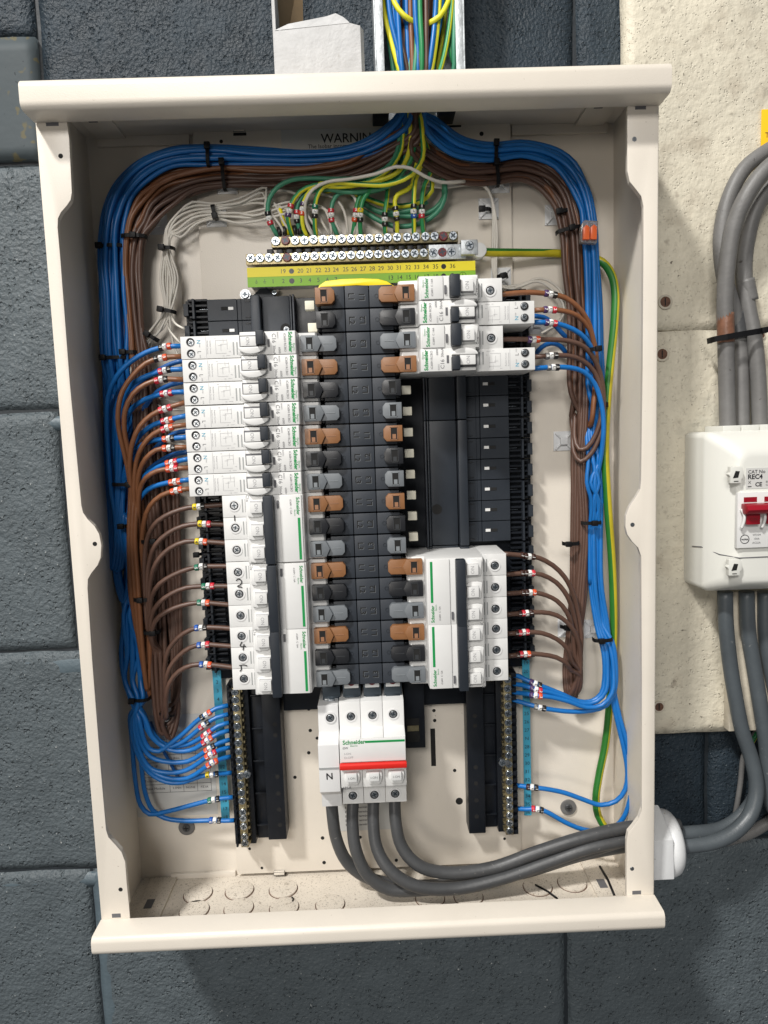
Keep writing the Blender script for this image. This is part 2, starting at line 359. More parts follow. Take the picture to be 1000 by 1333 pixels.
# ------------------------------------------------------------------ cream board
bz = PZ(880, 955, 14); bx0 = PX(816, 40, 14); bx1 = PX(948, 950, 14)
board = thing('backing_board', 'cream painted board on the wall behind the small isolator box', 'board', (bx0, 0, bz))
def board_piece(z0, z1, sd, nm='panel'): return rough_block(bx0, bx1 + 420, z0, z1, 14, 'board_paint', sd, depth=14.5, amp=.35, edge=.8, name=nm, parent=board, res=8)
zc = PZ(895, 430, 14)
board_piece(bz, zc - .35, 1); board_piece(zc + .35, 420, 2)
for (x, y, r) in ((866, 393, 6.2), (862, 461, 6.2), (858, 920, 5.5), (992, 437, 3)):
    mb = MB(); X, Z = P(x, y, 14.4); mb.ring((X, Z), r, r * .72, 14.2, 15.3, 'batten_paint'); mb.cyl((X, Z), r * .74, 13.5, 14.9, 'rust'); mb.box(X - .5, X + .5, 14.9, 15.0, Z - r * .5, Z + r * .5, 'dark_hole'); mb.build('rusty_screw', board)
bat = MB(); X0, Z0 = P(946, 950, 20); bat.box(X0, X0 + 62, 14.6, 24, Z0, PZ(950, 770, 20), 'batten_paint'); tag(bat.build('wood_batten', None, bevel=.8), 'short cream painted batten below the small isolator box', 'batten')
# yellow sign
sg = thing('warning_sign', 'yellow warning sign at the right edge behind the grey cables', 'sign', (PX(991, 250, 15), 15, PZ(991, 250, 15)))
mb = MB(); X = PX(991, 200, 16); mb.box(X, X + 75, 14.8, 15.8, PZ(991, 250, 16), PZ(991, 142, 16), 'sign_yellow'); mb.build('sign_plate', sg, bevel=.4)
mb = MB(); mb.text('THIS', X + 3, 15.95, PZ(995, 176, 16), 6, 'print_black', align='LEFT'); mb.build('lettering', sg)
# ================================================================== ENCLOSURE
XL, XR, HF, HC = -227.4, 219.5, 91.8, 113.0
ZT, ZB = 137.9, -501.8
ZCE, ZFL = 148.0, -516.0
enc = thing('electrical_enclosure', 'open cream metal distribution enclosure with its door off, fixed to the block wall', 'enclosure', (0, 0, ZFL))
mb = MB(); mb.box(XL, XR, -1.5, 0, ZFL - 1, ZCE + 1, 'enamel'); mb.build('back_panel', enc)
mb = MB(); mb.box(XL - 1.2, XL, -1.5, HF - 1, ZFL - 1, ZCE + 1, 'enamel'); mb.build('side_panel', enc, bevel=.3)
mb = MB(); mb.box(XR, XR + 1.2, -1.5, HF - 1, ZFL - 1, ZCE + 1, 'enamel'); mb.build('side_panel', enc, bevel=.3)
# ceiling with a cable opening, in four pieces of one sheet
ox0, ox1, oh0, oh1 = PX(492, 150, 40), PX(588, 150, 40), 16, 60
mb = MB()
mb.box(XL, ox0, 0, HF - 1, ZCE, ZCE + 1.2, 'enamel'); mb.box(ox1, XR, 0, HF - 1, ZCE, ZCE + 1.2, 'enamel')
mb.box(ox0, ox1, 0, oh0, ZCE, ZCE + 1.2, 'enamel'); mb.box(ox0, ox1, oh1, HF - 1, ZCE, ZCE + 1.2, 'enamel')
mb.build('top_panel', enc)
mb = MB(); mb.box(ox0 - 4, ox0 + 9, oh0 - 2, oh1 + 2, ZCE - 3, ZCE + 9, 'black_plastic'); mb.box(ox1 - 9, ox1 + 4, oh0 - 2, oh1 + 2, ZCE - 3, ZCE + 9, 'black_plastic')
mb.box(ox0, ox1, oh1 - 5, oh1 + 2, ZCE - 3, ZCE + 9, 'black_plastic'); mb.build('rubber_grommet', enc, bevel=.8)
mb = MB(); mb.box(XL, XR, 0, HF - 1, ZFL - 1.2, ZFL, 'enamel_dusty'); mb.build('bottom_panel', enc)
# inside gland plates, ledges and corner brackets
mb = MB()
mb.box(XL + 10, PX(246, 172, 2), 0, 3.2, ZCE - 8, ZCE, 'enamel'); mb.build('ledge', enc, bevel=.5); mb = MB(); mb.box(PX(666, 162, 2), XR - 6, 0, 3.2, ZCE - 8, ZCE, 'enamel'); mb.build('ledge', enc, bevel=.5); mb = MB()
mb.box(XL + 28, PX(306, 1120, 2), 0, 3.5, ZFL, ZFL + 5, 'enamel'); mb.build('ledge', enc, bevel=.5)
for s_ in (0, 1):
    X0 = XL + 10 if s_ == 0 else XR - 34
    for zz in ((ZCE - 2.2, ZCE) , (ZFL, ZFL + 2.0)):
        mb = MB(); a = (zz[0], zz[1])
        pr = [(X0, 2), (X0 + 24, 2), (X0 + 24, 70), (X0 + 10, 88), (X0, 88)] if s_ else [(X0, 2), (X0 + 24, 2), (X0 + 24, 88), (X0 + 14, 88), (X0, 70)]
        mb.prism(pr, a[0], a[1], 'enamel_dusty' if zz[0] == ZFL else 'enamel', 'z'); mb.build('corner_bracket', enc, bevel=.4)
        mb = MB(); zt = ZFL + 2.15 if zz[0] == ZFL else ZCE - 2.35
        mb.box(X0 + 6, X0 + 13, 34, 46, zt - .1, zt + .1, 'print_grey'); mb.build('bracket_slot', enc)
# knock-outs in the floor
for (px, py) in ((258, 1164), (312, 1160), (369, 1158), (253, 1186), (311, 1183), (370, 1182), (430, 1178), (560, 1170), (610, 1168), (700, 1155), (745, 1150)):
    X, H = PF(px, py, ZFL); mb = MB(); n = 26
    if H > 84: continue
    A = [2 * math.pi * i / n for i in range(n)]
    mb.prism([(X + 13.3 * math.cos(a), H + 13.3 * math.sin(a)) for a in A], ZFL + .02, ZFL + .12, 'rust', 'z')
    mb.prism([(X + 12.5 * math.cos(a), H + 12.5 * math.sin(a)) for a in A], ZFL + .05, ZFL + 1.3, 'enamel_dusty', 'z'); mb.build('knockout', enc, bevel=.25)
# black debris
for (a, b, r) in (((697, 1152), (726, 1170), .9), ((781, 1128), (800, 1166), 1.2), ((380, 1168), (381, 1173), .7)):
    xa, ha = PF(*a, ZFL + 2); xb, hb = PF(*b, ZFL + 2); mb = MB(); mb.tube([(xa, ha, ZFL + 2), ((xa + xb) / 2 + 1, (ha + hb) / 2, ZFL + 2.4), (xb, hb, ZFL + 2)], r, ['tie_black'], 6)
    tag(mb.build('tie_offcut'), {697: 'short black cable tie offcut lying on the enclosure floor', 781: 'black tie offcut lying in the right corner of the enclosure floor', 380: 'tiny black crumb on the dusty enclosure floor'}[a[0]], 'offcut', 'offcuts on the enclosure floor')
# front flanges: outlines traced on the real plane of the flange
def flange(pl, outer, rev):
    pts = [P(x, y, HF) for x, y in pl]; z0 = ZB + 2; z1 = ZT - 8
    pts = [(pts[0][0], z1)] + pts + [(pts[-1][0], z0)]
    out = [(outer, z0), (outer, z1)]
    mb = MB(); mb.prism(pts + out, HF - 1.4, HF, 'enamel')
    return mb.build('front_flange', enc, bevel=.45)
lf = [(87, 158), (90, 180), (92, 220), (93.5, 250), (92, 260), (87, 267.5), (79.5, 276), (75.5, 284), (75, 296), (78, 330), (91, 500), (106, 658), (108, 667), (114, 676), (123, 685), (129, 695), (132, 710), (131, 726), (127, 736), (119, 746), (114.5, 754), (114, 766), (120, 860), (131, 1000), (138, 1080), (141, 1090), (150, 1100), (158, 1109), (163, 1122), (165, 1150), (168, 1180)]
rf = [(817, 142), (817, 222), (820, 236), (828, 246), (835, 255), (838, 268), (838, 330), (837, 480), (835, 625), (834, 637), (827, 649), (819.5, 660), (815, 672), (814.5, 686), (817, 696), (823, 705), (831, 713), (835, 724), (836, 888), (836, 1055), (832, 1067), (824, 1078), (818, 1085), (816, 1096), (816, 1120), (816, 1168)]
flange(lf, XL - .4, 0); flange(rf, XR + .4, 1)
# returned inner edges of the flange give it depth
for (pl) in (lf, rf):
    mb = MB(); pts = [P(x, y, HF) for x, y in pl]; s_ = -1 if pl is lf else 1
    for i in range(len(pts) - 1):
        (x0, z0), (x1, z1) = pts[i], pts[i + 1]
        mb.add([(x0 + s_ * .35, HF - .7, z0), (x1 + s_ * .35, HF - .7, z1), (x1 + s_ * .9, HF - 6, z1), (x0 + s_ * .9, HF - 6, z0)], [(0, 1, 2, 3)], 'enamel', True)
    mb.build('flange_return', enc)
for (px, py, w_, hh) in ((68, 160, 9, 4), (151.5, 1192, 7, 3.4), (834, 140, 8, 2.6), (829, 1162, 7.2, 3.2)):
    X, Z = P(px, py, HF); mb = MB(); mb.box(X - w_ / 2, X + w_ / 2, HF - .1, HF + .12, Z - hh / 2, Z + hh / 2, 'print_grey'); mb.build('flange_slot', enc)
for (px, py) in ((79, 203), (123.5, 708), (157, 1158), (826, 181), (823.5, 683), (823, 1131)):
    X, Z = P(px, py, HF); mb = MB(); mb.cyl((X, Z), 1.7, HF - .5, HF + .15, 'dark_hole' if px < 200 else 'zinc_dark', 12); mb.build('fixing_hole', enc)
# top and bottom caps
def cap(prof, nm):
    mb = MB(); mb.prism(prof, XL - 1.2, XR + 1.2, 'enamel', 'x', True); o = mb.build('cap_rail', enc, bevel=.5, ang=50)
    return o
def arc(cz, ch, r, a0, a1, n=8): return [(cz + r * math.sin(math.radians(a0 + (a1 - a0) * i / n)), ch + r * math.cos(math.radians(a0 + (a1 - a0) * i / n))) for i in range(n + 1)]
zt = ZT + 1.5
cap([(zt + 10, 40)] + [(zt + 6, HF)] + arc(zt - 4.5, HC - 6, 6, 80, 0) + arc(zt - 13.5, HC - 5.5, 5.5, 0, -75) + [(zt - 19.0, HF + .2), (zt - 16, HF + .2), (zt + 4.5, HF - 1.5), (zt + 9, 40)], 'top')
zb = ZB - 3.6
cap([(zb - 12.5, 62), (zb - 10.5, HF - 2), (zb + 14.5, HF - 1.2), (zb + 16.0, HF + .2)] + arc(zb + 10.5, HC - 5, 5, 70, 0) + arc(zb + 5.5, HC - 6, 6, 0, -80) + [(zb - 5, HF + 4), (zb - 11.5, HF), (zb - 14, 62)], 'bot')
# mounting plate
mx0, mx1 = PX(307, 1100, 5), PX(672, 560, 5); mx1 = PX(665, 200, 5)
plate = thing('mounting_plate', 'cream perforated mounting plate behind the breakers', 'plate', (0, 0, ZFL + 3))
mb = MB(); mb.box(mx0, mx1, 3.6, 5.6, ZFL + 3.5, PZ(400, 163, 5), 'enamel'); mb.build('plate', plate, bevel=.6)
for (px, py, r) in ((402, 923, 1.6), (404, 951, 1.6), (402, 980, 1.6), (384, 1012, 1.6), (413, 961, 1.5), (565, 925, 1.6), (566, 938, 1.6), (592, 1003, 1.6), (598, 1043, 3.4), (420, 1091, 1.7), (469, 1090, 1.5), (422, 1123, 1.7), (516, 1120, 1.6), (341, 1130, 1.3), (325, 1105, 1.3), (657, 1092, 1.3), (288, 184, 1.5), (627, 174, 1.8), (450, 1123, 1.2)):
    X, Z = P(px, py, 5.7); mb = MB(); mb.cyl((X, Z), r, 5.2, 5.75, 'dark_hole', 14); mb.build('plate_hole', plate)
mb = MB(); X, Z = P(564, 973, 5.7); mb.box(X - 2.2, X + 2.2, 5.3, 5.78, Z - 18, Z + 18, 'dark_hole'); mb.build('plate_slot', plate)
for (px, py) in ((312, 172), (592, 161), (364, 1137)):
    X, Z = P(px, py, 6); mb = MB(); mb.box(X - 5.5, X + 5.5, 5.4, 5.9, Z - 2.6, Z - .4, 'dark_hole'); mb.box(X - 5, X + 5, 5.8, 8.5, Z - .4, Z + 2.8, 'enamel'); mb.build('plate_hook', plate, bevel=.4)
# wall fixings seen through the back panel
for (px, py, lab) in ((243, 1077, 'worn grey wall screw and washer at the lower left of the back panel'), (740, 1051, 'grey wall screw and washer at the lower right of the back panel')):
    X, Z = P(px, py, 1); t = thing('wall_screw', lab, 'screw', (X, 0, Z), 'wall screws'); mb = MB(); mb.ring((X, Z), 7.5, 3, .2, 1.8, 'pvc_old_grey', 24); mb.build('washer', t, bevel=.3)
    mb = MB(); mb.cyl((X, Z), 4.0, .5, 3.2, 'pvc_grey', 16, r1=3.4); mb.box(X - 2.4, X + 2.4, 3.2, 3.35, Z - .45, Z + .45, 'dark_hole'); mb.box(X - .45, X + .45, 3.2, 3.36, Z - 2.4, Z + 2.4, 'dark_hole'); mb.build('screw_head', t)
# ------------------------------------------------------------------ screws
def screw_geo(mb, x, h, z, r, m='zinc', ang=None, hole=None, deep=1.2, dish=True):
    a = random.uniform(0, 1.57) if ang is None else ang
    mb.cyl((x, z), r, h, h + deep * .75, m, 14, r1=r); mb.cyl((x, z), r, h + deep * .75, h + deep, m, 14, r1=r * .86)
    for q in (a, a + math.pi / 2):
        c, s_ = math.cos(q), math.sin(q); l, wd = r * .66, r * .17
        pts = [(x + c * l - s_ * wd, z + s_ * l + c * wd), (x - c * l - s_ * wd, z - s_ * l + c * wd), (x - c * l + s_ * wd, z - s_ * l - c * wd), (x + c * l + s_ * wd, z + s_ * l - c * wd)]
        mb.prism(pts, h + deep - .05, h + deep + .06 + (.02 if q == a else 0), 'slot_dark')
# ================================================================== BUSBAR CHASSIS (pan)
CX = -4.0
def rz(r): return -18.0 * (r - 1)
ch = thing('busbar_chassis', 'black busbar chassis with grey covers down the middle of the enclosure', 'chassis', (CX, 5, -320))
mb = MB()
mb.box(CX - 139, CX + 139, 5.8, 12, -321, 9.5, 'black_plastic')
mb.box(CX - 30, CX + 30, 12, 46, -318, 8, 'black_plastic')
mb.build('base', ch, bevel=.8)
for s_ in (-1, 1):
    segs = ((9.5, -98), (-98.6, -206), (-206.6, -318))
    for (za, zb_) in segs:
        mb = MB(); mb.box(CX + s_ * 57, CX + s_ * 80, 12, 22, za, zb_, 'charcoal_plastic'); mb.build('channel_cover', ch, bevel=.7)
        mb = MB(); mb.box(CX + s_ * 80.6, CX + s_ * 88.5, 12, 30, za, zb_, 'charcoal_plastic'); mb.build('rib', ch, bevel=1.2)
        mb = MB(); mb.box(CX + s_ * 52.5, CX + s_ * 54, 12, 28, za, zb_, 'charcoal_plastic'); mb.box(CX + s_ * 55, CX + s_ * 56.3, 12, 26, za, zb_, 'charcoal_plastic'); mb.build('guide_rail', ch, bevel=.3)
# comb tiles per way, both sides
def comb(s_, z, nm='comb_tile'):
    mb = MB(); X = lambda u: CX + s_ * u
    mb.box(X(89), X(101), 12, 19.5, z - 8.7, z + 8.7, 'charcoal_plastic')
    for q in (-6.5, 6.5): mb.box(X(90), X(94.5), 19.4, 20.2, z + q - .5, z + q + .5, 'clip_black')
    mb.box(X(97.5), X(97.9), 19.4, 19.8, z - 8.7, z + 8.7, 'clip_black')
    mb.box(X(101.3), X(126), 12, 20, z - 8.7, z + 8.7, 'charcoal_plastic')
    zz = z + 1.0
    mb.box(X(104), X(108.6), 19.5, 20.5, zz - 1.4, zz + 1.4, 'white_plastic'); mb.box(X(108.8), X(114.5), 19.6, 20.25, zz - 1.5, zz + 1.5, 'dark_hole')
    return mb.build(nm, ch, bevel=.22, seg=1)
def teeth(s_, z):
    mb = MB(); X = lambda u: CX + s_ * u
    for q, u1 in ((7.6, 143), (3.1, 141.5), (-1.5, 143.5), (-6.2, 142)):
        mb.box(X(126.4), X(u1), 10, 18 - abs(q) * .1, z + q - 1.0, z + q + .9, 'black_plastic')
    mb.box(X(136.5), X(138.6), 9, 21, z - 8.2, z + 8.2, 'charcoal_plastic')
    mb.box(X(142), X(146.2), 8, 19.5, z - 5.6, z + 4.6, 'charcoal_plastic')
    mb.box(X(126.4), X(134), 13.5, 14.2, z + .2, z + .9, 'zinc')
    mb.box(X(126.4), X(147), 5.9, 8, z - 8.9, z + 8.9, 'black_plastic')
    return mb.build('terminal_comb', ch, bevel=.25, seg=1)
for r in range(1, 19):
    for s_ in (-1, 1):
        if (s_ < 0 and r <= 3) or (s_ > 0 and (5 <= r <= 12)): comb(s_, rz(r) + (2.5 if s_ > 0 else 0))
        if not (s_ < 0 and 4 <= r <= 8): teeth(s_, rz(r) + 1.5)
mb = MB(); mb.prism([(CX - 93, 8), (CX - 66, 8), (CX - 76, 18), (CX - 79, 20.5), (CX - 82, 18)], 8, 14, 'charcoal_plastic'); mb.build('fixing_lug', ch, bevel=.8)
mb = MB(); X, Z = P(357, 380.5, 15); screw_geo(mb, X, 14, Z, 2.2); mb.build('lug_screw', ch)
for (px, py, hh) in ((372, 428, 22), (569, 663, 22)):
    mb = MB(); X, Z = P(px, py, hh); mb.cyl((X, Z), 4.4, hh - .4, hh + .3, 'dark_hole', 20)
    if px < 500: screw_geo(mb, X + .6, hh + .1, Z - .6, 2.6, 'zinc_dark', deep=.6)
    mb.build('screw_recess', ch)
# cover tiles with flat L1 L2 L3, emboss highlight painted in grey
ux = (-32.8, -13.6, 5.6, 24.6)
for r in range(1, 19):
    z = rz(r) - .3; lab = 'L%d' % ((r - 1) % 3 + 1)
    for k in range(3):
        x0, x1 = ux[k] + .25, ux[k + 1] - .25; mb = MB(); hh = 58.0
        mb.prism([(x0, z - 8.45), (x1, z - 8.45), (x1, z + 8.45), (x0, z + 8.45)], 44, hh, 'slate_plastic')
        o = mb.build('cover_tile', ch, bevel=.55)
        mb = MB()
        if k == 1:
            for dx, rt in ((-4.6, -90), (4.2, 90)):
                for dd, mm, hq in ((.28, 'clip_grey', hh + .04), (0, 'dark_hole', hh + .08)):
                    mb.text(lab, (x0 + x1) / 2 + dx + dd, hq, z - .2 - dd, 6.4, mm, rt, .025)
        else:
            cxx = x0 + 13.2 if k == 0 else x0 + 5.6
            mb.ring((cxx, z), 1.6, 1.25, hh, hh + .25, 'charcoal_plastic', 14)
        mb.build('cover_mark', o)
    for s_ in (-1, 1):
        xx = ux[0] if s_ < 0 else ux[3]; mb = MB(); mb.box(xx, xx + s_ * 2.8, 40, 55.5, z - 7.8, z + 7.0, 'black_plastic'); mb.build('cover_edge', ch, bevel=.4)
for k in range(3):
    mb = MB()
mb = MB(); pr = [(-35.5, 5.2), (-33, 9.5), (-28, 12.6), (-15, 13.8), (0, 13.8), (13, 13.0), (20, 11), (26.5, 6.8), (24.5, 6.6), (-4, 8.6), (-30, 7.6)]
mb.prism([(a, b) for a, b in pr], 48, 57.0, 'yellow_plastic'); mb.build('end_cap', ch, bevel=1.2)
# terminal clips
CM = ('clip_brown', 'clip_black', 'clip_grey')
def clip(s_, r, long):
    z = rz(r) - (.4 if s_ < 0 else .2); m = CM[(r - 1) % 3]; X = lambda u: CX + s_ * u; mb = MB()
    jx, jz = random.uniform(-.3, .3), random.uniform(-.25, .25); z += jz
    if long:
        mb.prism([(X(17.2), z - 3.4), (X(17.2), z + 3.4), (X(19.4), z + 5.9), (X(33), z + 6.1), (X(33), z - 6.1), (X(19.4), z - 5.9)], 56, 63.6, m)
        mb.prism([(X(29.0), z), (X(32.0), z + 6.2), (X(44.4), z + 6.4), (X(45), z + 5.8), (X(45), z - 5.8), (X(44.4), z - 6.3), (X(32.0), z - 6.2)], 55, 66.5, m); u0, u1, ht = 35.6, 40.6, 66.5
    else:
        mb.prism([(X(17.2), z - 3.4), (X(17.2), z + 3.4), (X(19.6), z + 6.2), (X(32.2), z + 6.3), (X(32.2), z - 6.3), (X(19.6), z - 6.2)], 56, 66, m); u0, u1, ht = 23.0, 28.0, 66
    o = mb.build('terminal_clip', ch, bevel=.32)
    mb = MB(); mb.box(X(u0), X(u1), ht - .2, ht + .06, z - 4.6, z + 4.6, 'dark_hole')
    fr = 'clip_edge_' + m[5:]
    for a, b, c, d in ((u0 - .5, u0, -5, 5), (u1, u1 + .5, -5, 5), (u0 - .5, u1 + .5, 4.6, 5.1), (u0 - .5, u1 + .5, -5.1, -4.6)): mb.box(X(a), X(b), ht - .1, ht + .35, z + c, z + d, fr)
    mb.box(X(u0 + 1.2), X(u1 - 1), ht, ht + .2, z - 4.2, z - .6, fr)
    if long: mb.box(X(20.5), X(28), 63.5, 63.85, z - .3, z + .3, fr)
    mb.build('clip_window', o)
for r in range(1, 19):
    clip(-1, r, r > 2); clip(1, r, not (5 <= r <= 12))
for (px, py) in ((403, 397), (407, 426)) + tuple((529 + i * 1.35, 507.5 + 27.7 * i - .05 * i * i) for i in range(8)):
    X, Z = P(px, py, 44); mb = MB(); mb.box(X - 3.8, X + 3.8, 36, 44, Z - 3.5, Z + 3.5, 'cream_plastic'); mb.build('contact_tab', ch, bevel=.6)
mb = MB()
mb.box(PX(368, 905, 16), PX(606, 905, 16), 6, 16, PZ(480, 921, 16), -316, 'black_plastic'); mb.build('end_bar', ch, bevel=.8)
mb = MB(); X0, X1 = PX(527, 930, 30), PX(553, 930, 30); mb.box(X0, X1, 6, 30, PZ(540, 974, 30), -312, 'black_plastic'); mb.build('incoming_block', ch, bevel=.8)
mb = MB(); mb.box(X0 + 1, X1 - 5, 30, 30.6, PZ(540, 966, 30), PZ(540, 935, 30), 'dark_hole'); mb.box(X0 + 2, X0 + 12, 30.5, 31.3, PZ(540, 951, 30), PZ(540, 944, 30), 'brass'); mb.build('block_window', ch)
# ================================================================== BREAKERS
BR = 'Sch' + 'neider'
def common(mb_parent): pass
def screw_part(t, x, z, h=61, r=3.3, name='terminal_screw'):
    mb = MB(); mb.ring((x, z), r + 1.3, r, h - .6, h + .5, 'white_side', 20); mb.cyl((x, z), r, h - 1, h + .06, 'clip_black', 16)
    screw_geo(mb, x, h + .02, z, r * .78, 'zinc_dark', deep=.5); return mb.build(name, t)
def recess_screw(t, x, z, h=61, r=2.7, name='terminal_screw'):
    mb = MB(); mb.ring((x, z), r + .35, r, h - .4, h + .2, 'print_light', 16); mb.cyl((x, z), r, h - 1, h + .05, 'dark_hole', 16)
    screw_geo(mb, x + .4, h + .02, z - .5, r * .76, 'zinc_dark', deep=.35); return mb.build(name, t)
def rcbo(label, off_zero):
    t = thing('residual_current_breaker', label, 'breaker', (0, 0, 0), 'long residual-current breakers')
    mb = MB(); a = 8.72
    mb.prism([(-139.4, 14), (-139.4, 61), (-93, 61), (-93, 14)], -a, a, 'white_plastic', 'z'); mb.build('terminal_housing', t, bevel=.35)
    mb = MB(); mb.prism([(-92.8, 14), (-92.8, 61), (-90.8, 73), (-90, 74), (-48.3, 74), (-47.6, 73), (-47.0, 61), (-34, 60.5), (-32.5, 58), (-32.5, 14)], -a, a, 'white_plastic', 'z'); mb.build('body', t, bevel=.35)
    recess_screw(t, -131.6, 4.3, r=3.15); recess_screw(t, -131.6, -4.5, r=3.15)
    mb = MB()
    for x in (-98.6, -95.8): mb.box(x, x + 1.0, 61, 61.15, -6.4, 3.4, 'grey_slot')
    mb.build('vent_slot', t)
    # toggle: recess, rocker and the curved test button
    mb = MB(); n = 12
    mb.prism([(-81.6 + 10.2 * math.cos(math.pi + math.pi * i / n), -2.9 + 5.4 * math.sin(math.pi + math.pi * i / n)) for i in range(n + 1)], 73.5, 78.5, 'white_plastic'); mb.build('test_button', t, bevel=.9)
    mb = MB(); mb.box(-91.0, -77.2, 73.8, 74.12, -3.0, 6.2, 'print_grey'); mb.box(-89.6, -77.4, 74, 78.6, -2.6, 4.8, 'white_plastic'); tg = mb.build('toggle', t, bevel=.5)
    mb = MB(); mb.text('ON', -84, 78.7, 1.2, 4.0, 'print_light', -90); mb.build('lettering', tg)
    mb = MB(); mb.box(-77.4, -71.2, 74, 82, -1.8, 8.7, 'charcoal_plastic'); mb.build('handle', t, bevel=.9)
    mb = MB(); mb.box(-69.6, -67.8, 74, 74.2, -3.2, 2.8, 'print_grey'); mb.build('indicator_window', t)
    mb = MB(); H1, H2 = 61.12, 74.12
    mb.text('N', -125.4, H1, 4.4, 4.2, 'print_cyan', -90); mb.text('L', -125.2, H1, -3.6, 4.0, 'print_grey', -90)
    for x, z in ((-124.4, 1.5), (-124.4, -6.8)): mb.text('out', x, H1, z, 1.9, 'print_light', -90)
    mb.quad(-119.6, -119.4, -8, 8, H1, 'print_light')
    for x, n_ in ((-118.4, 11), (-116.2, 9)):
        mb.text('Residual Current', x, H1, 0, 1.5, 'print_light', -90)
    def ln(x0, z0, x1, z1): mb.quad(min(x0, x1) - .1, max(x0, x1) + .1, min(z0, z1) - .1, max(z0, z1) + .1, H1, 'print_light')
    for l in ((-112, 5, -103, 5), (-112, 5, -112, -5), (-112, -5, -104, -5), (-108, 2, -103, 2), (-108, 2, -108, -3), (-103, 6, -103, -2), (-106, 7, -106, 3), (-110, 1, -107, 1), (-104, -6.8, -101, -6.8)): ln(*l)
    for x, z in ((-112.6, 6.8), (-101.5, -3.8), (-106.6, -7)): mb.text('T', x, H1, z, 2.0, 'print_light', -90)
    mb.text('Test', -93.8, H1, -5.6, 1.8, 'print_light', -90)
    mb.text('C16', -64.6, H2, 3.4, 4.3, 'print_grey', -90); mb.text('B0003', -61.6, H2, 5.6, 1.9, 'print_light', -90); mb.text('30mA', -64.6, H2, -5.4, 2.9, 'print_grey', -90)
    mb.text('6000', -60.6, H2, -5.8, 2.4, 'print_grey', -90); mb.text('iC60H RCBO', -56.2, H2, 0, 2.5, 'print_grey', -90)
    mb.text(BR, -52.0, H2, 0.2, 4.1, 'print_green', -90, .04, sx=.95); mb.text('Electric', -49.4, H2, -3.6, 1.9, 'print_green', -90)
    mb.build('printing', t)
    return t
def mcb(label, n, rating, cat='breaker', grp='miniature breakers', marks=(), long_strip=True, a4=False):
    t = thing('circuit_breaker', label, cat, (0, 0, 0), grp); H1, H2 = 61.12, 74.12
    zs = [18 * ((n - 1) / 2 - i) for i in range(n)]; a = n * 9 - .15
    mb = MB()
    for z in zs: mb.prism([(-114, 14), (-114, 61), (-94.4, 61), (-94.4, 14)], z - 8.85, z + 8.85, 'white_plastic', 'z')
    mb.build('terminal_housing', t, bevel=.3)
    mb = MB(); mb.prism([(-94.3, 14), (-94.3, 61), (-93.4, 73), (-92.5, 74), (-70.5, 74), (-48.3, 74), (-47.6, 73), (-47.0, 61), (-34, 60.5), (-32.5, 58), (-32.5, 14)], -a, a, 'white_plastic', 'z'); mb.build('body', t, bevel=.4)
    mb = MB(); mb.prism([(-66.5, 73), (-66, 75.2), (-49.2, 75.2), (-48.6, 73)], -a + .3, a - .3, 'white_plastic', 'z'); mb.build('label_panel', t, bevel=.4)
    for i, z in enumerate(zs):
        screw_part(t, -104.6, z + .6, r=3.5)
        mb = MB()
        for x in (-98.4, -96): mb.box(x, x + .9, 61, 61.15, z - 5, z + 5.5, 'grey_slot')
        mb.build('vent_slot', t)
        mb = MB(); mb.prism([(-92, z - 6.9), (-91.4, z - 1.5), (-91.0, z + 5.6), (-78.5, z + 6.2), (-78.5, z - 5.4), (-81.5, z - 7.6), (-88, z - 8.0)], 73.8, 76.4, 'white_plastic'); mb.build('toggle_guard', t, bevel=.8)
        mb = MB(); mb.box(-89.0, -79.2, 76.3, 76.55, z - 4.5, z + 4.9, 'print_light'); mb.box(-88.6, -79.4, 76, 79.6, z - 4.2, z + 4.2, 'white_plastic'); tg = mb.build('toggle', t, bevel=.5)
        mb = MB(); mb.text('ON', -84, 79.7, z, 4.0, 'print_light', -90); mb.build('lettering', tg)
    mb = MB(); mb.box(-78.3, -70.6, 74, 83, -a + (0 if n > 1 else .6), a - (0 if n > 1 else .6), 'charcoal_plastic'); mb.build('handle', t, bevel=1.2)
    mb = MB(); mb.box(-68.6, -67.0, 74.1, 75.3, zs[0] - 1.5, zs[0] + 4.6, 'print_grey'); mb.build('indicator_window', t)
    mb = MB(); H3 = 75.35
    if n == 3:
        mb.quad(-52.6, -50.6, -a + 2.0, a - 18.5, H3, 'print_green')
        mb.text(BR, -52.0, H3, a - 9.2, 3.7, 'print_green', -90, .025, sx=.95); mb.text('Electric', -54.6, H3, a - 14.5, 1.7, 'print_green', -90)
        mb.text('iC60H  C 16A', -57.6, H3, a - 9.6, 2.0, 'print_grey', -90)
    else:
        mb.text(BR, -53.4, H3, .3, 4.0, 'print_green', -90, .025, sx=.95); mb.text('Electric', -50.8, H3, -3.2, 1.9, 'print_green', -90); mb.text('iC60H  C 16A', -57.6, H3, 0, 2.2, 'print_grey', -90)
    mb.text(rating, -94.9 + 2.6, H2 + (0), zs[0] + 4.0, 3.8, 'print_grey', -90) if False else mb.text(rating, -96.6, 61.35, zs[0] + 4.2, 3.6, 'print_grey', -90) if False else None
    mb.text(rating, -91.6, 76.5 if False else 74.1, zs[0] + 4.0, 3.4, 'print_grey', -90) if n == 1 else mb.text(rating, -91.4, 74.12, zs[0] + 7.0, 3.2, 'print_grey', -90)
    mb.build('printing', t)
    if marks:
        for pts in marks:
            mb = MB(); mb.tube(smooth([(x, 61.5, z) for x, z in pts], 1.0), .42, ['ink'], 6); mb.build('marker_stroke', t)
    return t
ords = ['topmost', 'second', 'third', 'fourth', 'fifth', 'sixth', 'lowest']
proto = rcbo('topmost long white residual-current breaker in the left column, touching the bare black slot', 0)
proto.location = (CX * .001, 0, rz(3) * .001)
